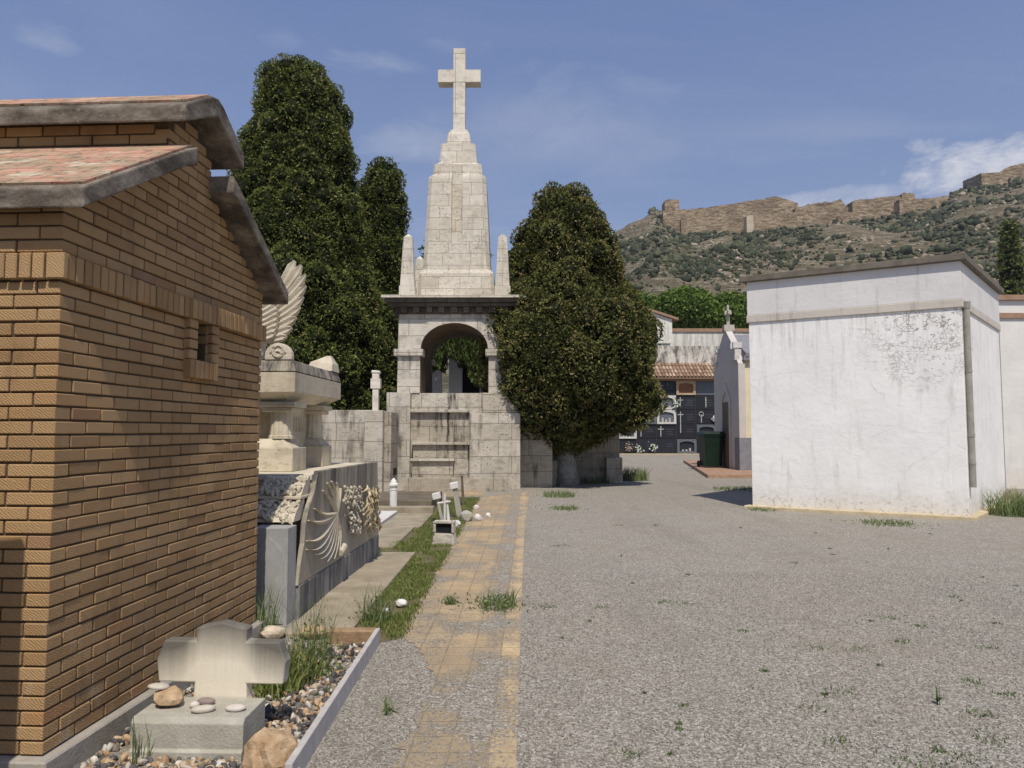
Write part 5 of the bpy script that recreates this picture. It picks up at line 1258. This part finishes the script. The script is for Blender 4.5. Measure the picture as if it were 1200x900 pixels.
cyY = 22.3
pr = prof_from(cyY, [(226, 16), (238, 29), (264, 46), (286, 56), (318, 65), (345, 79), (386, 96), (419, 104), (450, 102), (476, 92), (496, 66), (508, 42)])
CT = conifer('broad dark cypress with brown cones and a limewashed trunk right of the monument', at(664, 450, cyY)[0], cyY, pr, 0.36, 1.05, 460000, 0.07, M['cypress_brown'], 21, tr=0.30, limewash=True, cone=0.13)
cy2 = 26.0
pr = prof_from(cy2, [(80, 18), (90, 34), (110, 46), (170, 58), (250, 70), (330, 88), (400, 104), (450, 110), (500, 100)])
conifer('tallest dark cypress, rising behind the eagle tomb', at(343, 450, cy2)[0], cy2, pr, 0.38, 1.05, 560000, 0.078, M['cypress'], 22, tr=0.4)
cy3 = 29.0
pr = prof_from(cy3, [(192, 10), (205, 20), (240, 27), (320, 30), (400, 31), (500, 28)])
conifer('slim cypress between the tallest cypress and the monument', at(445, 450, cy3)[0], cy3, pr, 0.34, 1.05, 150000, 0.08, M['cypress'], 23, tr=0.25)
cy4 = 110.0
pr = prof_from(cy4, [(266, 3), (285, 8), (310, 11), (345, 12), (400, 12)])
conifer('slender dark cypress on the hillside above the white building', at(1191, 450, cy4)[0], cy4, pr, 1.0, 1.0, 9000, 0.5, M['cypress'], 24, tr=0.3)

def broad(label, px, ytop, Y, wpx, hpx, n, size, mat, seed, group=None, name='leafy_tree', low=None):
    cx = at(px, 400, Y)[0]; zt_ = zf(ytop, Y); s0 = F/Y; rx = wpx/s0; hh = hpx/s0; rng2 = np.random.default_rng(seed)
    T_ = empty(name, (cx, Y, 0), label, 'tree', group=group)
    trunk_mesh('trunk', cx, Y, [(0, 0, 0), (0.1, 0, (zt_-hh)*0.6), (0, 0, zt_-hh*0.5)], [0.35, 0.28, 0.12], M['trunk'], T_, 8)
    pf = []
    for i in range(46):
        d = unit(rng2.normal(size=3)); d[2] = abs(d[2])*1.0-0.25; q = rng2.uniform(0.75, 1.0)
        pf.append((cx+d[0]*rx*0.8*q, Y+d[1]*rx*0.7*q, zt_-hh*0.5+d[2]*hh*0.42*q - 0, rx*rng2.uniform(0.2, 0.34)))
    pf.append((cx, Y, zt_-hh*0.55, min(rx, hh)*0.45))
    foliage('crown', pf, n, size, size*0.6, mat, T_, seed, core=0.75, spread=0.85, conefrac=0.1, shell=(0.7, 1.25))
    return T_
broad('bright green bushy tree left of the group behind the niche block', 757, 338, 78, 32, 62, 16000, 0.28, M['broad'], 31, 'trees behind the niche block')
broad('round green tree in the middle of the group behind the niche block', 808, 336, 74, 44, 66, 26000, 0.28, M['broad'], 32, 'trees behind the niche block')
broad('green tree right of the group, behind the chapel cross', 858, 342, 76, 34, 60, 18000, 0.28, M['broad'], 33, 'trees behind the niche block')
broad('dark green tree at the back of the group, beside the round cypress', 728, 346, 90, 30, 60, 9000, 0.3, M['broad'], 34, 'trees behind the niche block')
broad('green tree mostly hidden by the white mausoleum', 905, 350, 80, 38, 60, 8000, 0.3, M['broad'], 35, 'trees behind the niche block')
# weeping tree behind the arch
WT = empty('weeping_tree', (at(540, 420, 33)[0], 33, 0), 'weeping green tree hanging over the view through the arch', 'tree')
rw = np.random.default_rng(41); wx, wy = WT.location.x, 33.0
trunk_mesh('trunk', wx+2.6, wy+0.6, [(0, 0, 0), (0, 0, 3), (-1.0, 0, 6)], [0.3, 0.25, 0.12], M['trunk'], WT, 8)
n = 40000; a = rw.uniform(0, 2*PI, n); r_ = 2.6*np.sqrt(rw.random(n)); st0 = np.stack([wx-0.3+np.cos(a)*r_*1.35, wy+np.sin(a)*r_*0.6, 7.7-0.22*r_**1.5], 1)
ln_ = rw.uniform(0, 1, n)*(2.7+0.9*np.sin(st0[:, 0]*3.1)+0.4*np.sin(st0[:, 0]*7)); P = st0.copy(); P[:, 2] -= ln_; P[:, 2] = np.maximum(P[:, 2], zf(433, 33)+0.25*np.sin(P[:, 0]*5)-0.35*(P[:, 0] > wx+0.1)); 
V, Fc = leaf_quads(P, np.tile([0, 0, -1.0], (n, 1)), 0.2, 0.045, 0.35, rw)
npmesh('crown', V, [(Fc, rw.uniform(0, 1, n))], M['willow'], WT)
# palm behind the tower
PTR = empty('palm_tree', (at(533, 300, 46)[0], 46, 0), 'palm tree whose fronds show behind the monument tower', 'palm')
px_, pz_ = PTR.location.x, zf(297, 46)
trunk_mesh('trunk', px_, 46, [(0, 0, 0), (0.1, 0, 6), (0, 0, pz_)], [0.35, 0.28, 0.25], M['trunk'], PTR, 10)
V_ = []; F_ = []; rp = np.random.default_rng(5)
for k_ in range(34):
    a = k_*2.4; el = rp.uniform(-0.3, 1.0); ln = 2.4
    t = np.linspace(0.1, 1, 16); hx = np.cos(el)*t*ln; z_ = np.sin(el)*t*ln - 0.9*t**2
    P = np.stack([px_+np.cos(a)*hx, 46+np.sin(a)*hx, pz_+z_], 1); P = np.repeat(P, 6, 0); d = np.tile([np.cos(a)*0.6, np.sin(a)*0.6, -0.5], (len(P), 1)) + rp.normal(0, 0.6, (len(P), 3))
    v, f = leaf_quads(P, unit(d), 0.5, 0.06, 0.1, rp); F_.append(f+sum(len(q) for q in V_)); V_.append(v)
npmesh('crown', np.vstack(V_), [(np.vstack(F_), rp.uniform(0, 0.6, sum(len(f) for f in F_)))], M['willow'], PTR)

# ------------------------------------------------------------ hill and castle
HYR = 450.0
rx_ = [300, 480, 590, 650, 722, 750, 772, 800, 880, 930, 1000, 1057, 1110, 1135, 1200, 1300, 1500, 1900]
ry_ = [470, 420, 372, 325, 277, 263, 250, 262, 268, 264, 251, 247, 240, 225, 214, 185, 135, 90]
ur = [(p-600)/F for p in rx_]; zr_ = [zf(b, HYR) for b in ry_]
def ridge(u): return float(np.interp(u, ur, zr_))
def hillz(X, Y):
    u = X/max(Y, 50); t = (Y-118)/(HYR-118)
    if t <= 0: return -1.5+t*4
    zr = ridge(u)
    if t <= 1: z_ = zr*(t**0.92)
    else: z_ = zr*(1-0.5*(t-1))
    k_ = min(t*4, 1)*(1 if t < 0.93 else max(0.25, 1-(t-0.93)*8))
    z_ += k_*(7*mnoise.fractal((X/55, Y/55, 1.7), 1.0, 2.1, 5) + 1.6*abs(mnoise.noise((X/9, Y/9, 5))))
    return z_
xs = np.concatenate([np.arange(-160, 460, 3.0), np.arange(460, 900, 12)]); ys = np.concatenate([np.arange(112, 470, 3.0), np.arange(470, 760, 25)])
hv = [(float(a), float(b), hillz(a, b)) for b in ys for a in xs]; nx = len(xs)
hf = [(j*nx+i, j*nx+i+1, (j+1)*nx+i+1, (j+1)*nx+i) for j in range(len(ys)-1) for i in range(nx-1)]
def mat_hill():
    m = Mat('hill_ground', 0.95, 0.1)
    n1 = m.noise(0.035, 6, 0.65); n2 = m.noise(0.22, 6, 0.7); n3 = m.noise(1.2, 4, 0.7)
    c = m.mix(m.mr(n2, 0.35, 0.65), srgb(164, 144, 116), srgb(122, 108, 82))
    c = m.mix(m.mr(n1, 0.42, 0.6, 0, 0.65), c, srgb(96, 96, 66))
    rk = m.noise(1.0, 5, 0.7, m.scale(m.pos(), (0.12, 0.12, 0.9)))
    c = m.mix(m.mr(rk, 0.50, 0.62, 0, 0.85), c, srgb(186, 174, 150))
    c = m.mix(m.mr(n3, 0.48, 0.62, 0, 0.7), c, srgb(84, 80, 60))
    c = m.mix(m.mr(m.voro(0.5, feature='F1'), 0.1, 0.35, 0.55, 0), c, srgb(64, 68, 46))
    return m.done(c, m.bump(m.math('ADD', n2, m.math('MULTIPLY', n3, 0.35)), 1.0, 4.0))
hill = MB().add(hv, hf).build('hill', mat_hill(), kind='structure')
# scrub on the slope
rs = np.random.default_rng(51); C = []; S = []
while len(C) < 15000:
    Y = rs.uniform(125, 445); X = rs.uniform(0.10, 0.72)*Y
    if mnoise.noise((X/28, Y/28, 9)) + rs.normal(0, 0.20) < 0.04: continue
    s0 = rs.lognormal(-0.25, 0.5)*0.62*(0.6+Y/500); s0 = min(s0, 2.6); C.append((X, Y, hillz(X, Y)+s0*0.25)); S.append(s0)
V, Fc, rr = rocks(C, S, 1, 0.28, 52, 0.8)
npmesh('hill_scrub', V, [(Fc, np.clip(rr+rs.normal(0, 0.15, len(rr)), 0, 1))], M['scrub'], kind='stuff', label='grey green scrub dotting the rocky hillside')
C2 = []; S2 = []
while len(C2) < 1400:
    Y = rs.uniform(140, 440); X = rs.uniform(0.10, 0.72)*Y
    if mnoise.noise((X/22, Y/22, 31)) + rs.normal(0, 0.12) < 0.18: continue
    s0 = min(rs.lognormal(-0.4, 0.5)*0.8*(0.6+Y/500), 2.2); C2.append((X, Y, hillz(X, Y)+s0*0.1)); S2.append(s0)
V, Fc, rr = rocks(C2, S2, 1, 0.3, 53, 0.8, 5)
npmesh('hill_rocks', V, [(Fc, rr)], mat_rnd('hill_rock', [(0, srgb(140, 126, 106)), (0.6, srgb(164, 148, 124)), (1, srgb(186, 172, 148))], 0.95, 0.3, 1.5, 0.3), kind='stuff', label='pale rocks breaking through the scrub on the hillside')
def mat_castle():
    m = Mat('castle_masonry', 0.95, 0.1)
    c = m.mix(m.mr(m.noise(0.12, 5, 0.65), 0.38, 0.62), srgb(196, 172, 138), srgb(158, 136, 108))
    c = m.mix(m.mr(m.noise(1.0, 5, 0.7, m.scale(m.pos(), (0.25, 0.25, 0.9))), 0.44, 0.6, 0, 0.8), c, srgb(104, 84, 64))
    c = m.mix(m.mr(m.noise(0.5, 4, 0.7), 0.6, 0.7, 0, 0.6), c, srgb(206, 186, 158))
    return m.done(c, m.bump(m.noise(0.9, 5, 0.7), 1.0, 1.2))
M['castle'] = mat_castle(); M['castle_pale'] = simple('castle_pale_render', srgb(206, 190, 162), srgb(176, 158, 130), 0.3, bump=0.3, bscale=1)
CA = empty('ruined_castle', (at(950, 250, 430)[0], 430, 90), 'long ruined castle walls and square tower along the hill ridge', 'castle')
def cwall(name, pts, Y, th=3.0, mat='castle', rag=0.5, label=None, dY=None):
    """pts: (px, ytop, ybottom); an uneven topped wall following the ridge"""
    mb = MB(); rr_ = random.Random(int(pts[0][0])+int(Y)); ring = []
    for (p0, t0_, b0_), (p1, t1_, b1_) in zip(pts, pts[1:]):
        n = max(1, int(abs(p1-p0)/3.0))
        for i in range(n + (1 if p1 == pts[-1][0] else 0)):
            q = i/n; p = p0+(p1-p0)*q; Yq = Y + (dY or 0)*((p-pts[0][0])/max(pts[-1][0]-pts[0][0], 1)); x_, _, zt_ = at(p, t0_+(t1_-t0_)*q+rr_.uniform(-rag, rag)*(2.6 if rr_.random() < 0.18 else 0.9), Yq); zb_ = zf(b0_+(b1_-b0_)*q+5, Yq)
            ring.append([(x_, Yq, zb_), (x_, Yq, zt_), (x_, Yq+th, zt_+rr_.uniform(-.3, .3)), (x_, Yq+th, zb_)])
    mb.loft(ring); return mb.build(name, M[mat], CA, world=True, label=label)
cwall('tower', [(779, 235, 255), (784, 233.5, 255), (796, 234, 255)], 418, 8, rag=0.2, label='square tower at the left end')
cwall('tower_foot', [(777, 247, 271), (798, 248, 272)], 412, 8, rag=0.3)
cwall('curtain_wall', [(797, 246, 266), (830, 243, 266), (868, 237, 264), (892, 233, 262), (908, 230, 262), (918, 232, 262), (935, 238, 262)], 436, 4, rag=0.6)
cwall('curtain_wall', [(798, 257, 272), (835, 256, 273), (870, 251, 274)], 410, 4, rag=0.4)
cwall('buttress', [(875, 253, 276), (883, 252, 276)], 404, 5, 'castle_pale', 0.1, label='pale rendered buttress')
cwall('curtain_wall', [(883, 251, 271), (905, 249, 270), (934, 249, 268)], 408, 4, rag=0.5)
cwall('ruined_wall', [(932, 243, 266), (950, 239, 264), (960, 238, 262), (975, 236, 262), (985, 234, 261), (992, 243, 260), (1000, 244, 258)], 430, 5, rag=1.4)
cwall('ruined_wall', [(932, 252, 267), (970, 250, 264), (1000, 248, 258)], 412, 4, rag=0.8)
cwall('bastion', [(999, 236, 254), (1006, 233.5, 254), (1024, 233, 254), (1026, 231.5, 254), (1056, 229, 253)], 425, 8, rag=0.2)
cwall('turret', [(1057, 227, 253), (1060, 225.5, 253), (1063, 227, 253), (1066, 225.5, 253), (1072, 227, 253)], 424, 6, rag=0.3)
cwall('bastion', [(1054, 233, 252), (1073, 231, 251)], 416, 6, rag=0.3)
cwall('curtain_wall', [(1072, 233, 248), (1092, 232, 246), (1112, 229, 243)], 432, 4, rag=0.3)
cwall('corner_bastion', [(1133, 210, 222), (1149.5, 203, 222)], 445, 4, rag=0.1, dY=-28)
cwall('corner_bastion', [(1150, 203, 220), (1174, 201.5, 218)], 417, 5, rag=0.15)
cwall('curtain_wall', [(1174, 201, 217), (1183, 195, 216), (1200, 191, 214), (1240, 186, 210)], 420, 5, rag=0.2)

# ------------------------------------------------------------ weeds
GW = 'weeds growing through the gravel and paving'
def wt_at(px, py, n, rad, h, w, lean, mat, lab, seed, leafy=0):
    g = gnd(px, py); return tuft('weed_tuft', g[0], g[1], n, rad, h, w, lean, M[mat], lab, GW, seed, leafy)
wt_at(585, 712, 110, 0.19, 0.13, 0.010, 1.5, 'weed', 'spiky blue green weed in the middle of the yellow path', 61, 200)
wt_at(528, 708, 40, 0.06, 0.07, 0.008, 1.0, 'weed', 'small weed on the path left of the spiky one', 62, 60)
wt_at(440, 730, 110, 0.14, 0.24, 0.006, 0.7, 'weed', 'feathery weed behind the brick end of the kerb', 63, 60)
wt_at(345, 800, 260, 0.17, 0.20, 0.006, 0.8, 'grass', 'tall green grass behind the right arm of the pale cross', 64, 160)
wt_at(365, 775, 110, 0.14, 0.34, 0.004, 0.5, 'weed', 'tall thin feathery weed between the cross and the kerb', 65, 120)
wt_at(312, 745, 60, 0.08, 0.36, 0.006, 0.5, 'weed', 'thin weed against the brick wall end', 66, 30)
wt_at(325, 812, 260, 0.14, 0.12, 0.010, 0.9, 'grass', 'low grass at the foot of the pale cross', 67, 100)
wt_at(372, 790, 90, 0.09, 0.07, 0.009, 0.9, 'weed', 'grey green sprig on the crushed rock', 68, 80)
wt_at(165, 688+207, 20, 0.05, 0.2, 0.005, 0.4, 'weed', 'thin weed beside the mausoleum plinth', 69, 0)
wt_at(596, 570, 220, 0.30, 0.42, 0.014, 0.9, 'weed', 'grey green bush at the foot of the monument', 70, 260)
wt_at(540, 570, 160, 0.26, 0.30, 0.014, 0.9, 'weed', 'small bush below the altar shelves', 71, 200)
wt_at(478, 572, 90, 0.25, 0.14, 0.014, 0.9, 'grass', 'low grass at the left foot of the monument', 72, 60)
wt_at(635, 568, 30, 0.05, 0.42, 0.02, 0.5, 'drygrass', 'dry straw coloured stalk at the low wall', 73, 0)
wt_at(742, 563, 420, 0.5, 0.34, 0.016, 0.8, 'weed', 'grass clump at the end of the shaded wall', 74, 200)
wt_at(700, 566, 200, 0.5, 0.2, 0.014, 0.8, 'weed', 'grass around the limewashed trunk', 75, 100)
wt_at(655, 582, 260, 0.4, 0.12, 0.014, 0.9, 'weed', 'flat weeds on the gravel before the cypress', 76, 200)
wt_at(663, 597, 130, 0.28, 0.08, 0.012, 0.9, 'weed', 'flat weed patch nearer than the cypress weeds', 77, 160)
wt_at(1188, 604, 420, 0.42, 0.38, 0.012, 0.8, 'weed', 'grass clump behind the right corner of the white mausoleum', 78, 120)
wt_at(1178, 590, 160, 0.35, 0.3, 0.012, 0.8, 'drygrass', 'dry grass along the right wall of the white mausoleum', 79, 0)
wt_at(1040, 614, 260, 0.42, 0.05, 0.012, 1.0, 'weed', 'flat weed along the footing of the white mausoleum', 80, 260)
wt_at(892, 598, 120, 0.3, 0.05, 0.012, 1.0, 'weed', 'flat weed at the left end of the footing', 81, 100)
wt_at(865, 574, 300, 0.7, 0.08, 0.014, 1.0, 'weed', 'low green weeds in the shade of the white mausoleum', 82, 200)
wt_at(1100, 826, 10, 0.01, 0.10, 0.006, 0.3, 'weed', 'single thin upright sprout on the near gravel', 83, 6)
wt_at(455, 836, 26, 0.04, 0.07, 0.006, 0.8, 'weed', 'small sprout on the gravel right of the kerb', 84, 14)
# tiny sprouts nobody would count
rs = np.random.default_rng(91); sv = []; sf = []; sr = []; off_ = 0
spots = [(980, 812, .10), (1120, 890, .12), (1150, 865, .10), (1138, 800, .08), (1060, 895, .16), (1100, 880, .05), (1150, 838, .07), (1008, 762, .07), (985, 870, .07), (1057, 752, .06), (1045, 725, .08), (1080, 735, .05), (950, 830, .06), (960, 760, .06), (1160, 760, .06), (1180, 815, .06), (740, 885, .05), (775, 706, .08), (805, 708, .07), (705, 712, .05), (640, 712, .08), (655, 640, .1), (725, 616, .07), (770, 616, .06), (1120, 700, .06), (870, 740, .05), (930, 660, .05), (1090, 905, .1)]
for i in range(24):
    spots.append((rs.uniform(640, 1190), 590+300*rs.random()**1.3, rs.uniform(0.008, 0.024)))
for px, py, rad in spots:
    g = gnd(px, py); rad *= 0.55; n = int(16+520*rad); P = np.stack([g[0]+rs.normal(0, rad, n)*1.2, g[1]+rs.normal(0, rad, n)], 1); V, Fc, rr = blades(P, 0.016, 0.008, 1.5, rs, 0.5); sv.append(V); sf.append(Fc+off_); sr.append(rr*0.6); off_ += len(V)
npmesh('weed_sprouts', np.vstack(sv), [(np.vstack(sf), np.concatenate(sr))], M['weed'], kind='stuff', label='tiny green sprouts scattered over the gravel forecourt')

# ------------------------------------------------------------ the air
hzm = bpy.data.materials.new('haze'); hzm.use_nodes = True; ht = hzm.node_tree; ht.nodes.clear()
ho = ht.nodes.new('ShaderNodeOutputMaterial'); hp = ht.nodes.new('ShaderNodeVolumePrincipled'); hp.inputs['Color'].default_value = (0.80, 0.86, 0.95, 1); hp.inputs['Density'].default_value = 0.00017; hp.inputs['Anisotropy'].default_value = 0.3
ht.links.new(hp.outputs[0], ho.inputs['Volume'])
MB().box(-950, 1550, -350, 1550, -3.5, 330).build('haze', hzm, kind='stuff', label='thin bluish haze over the hill and the castle')
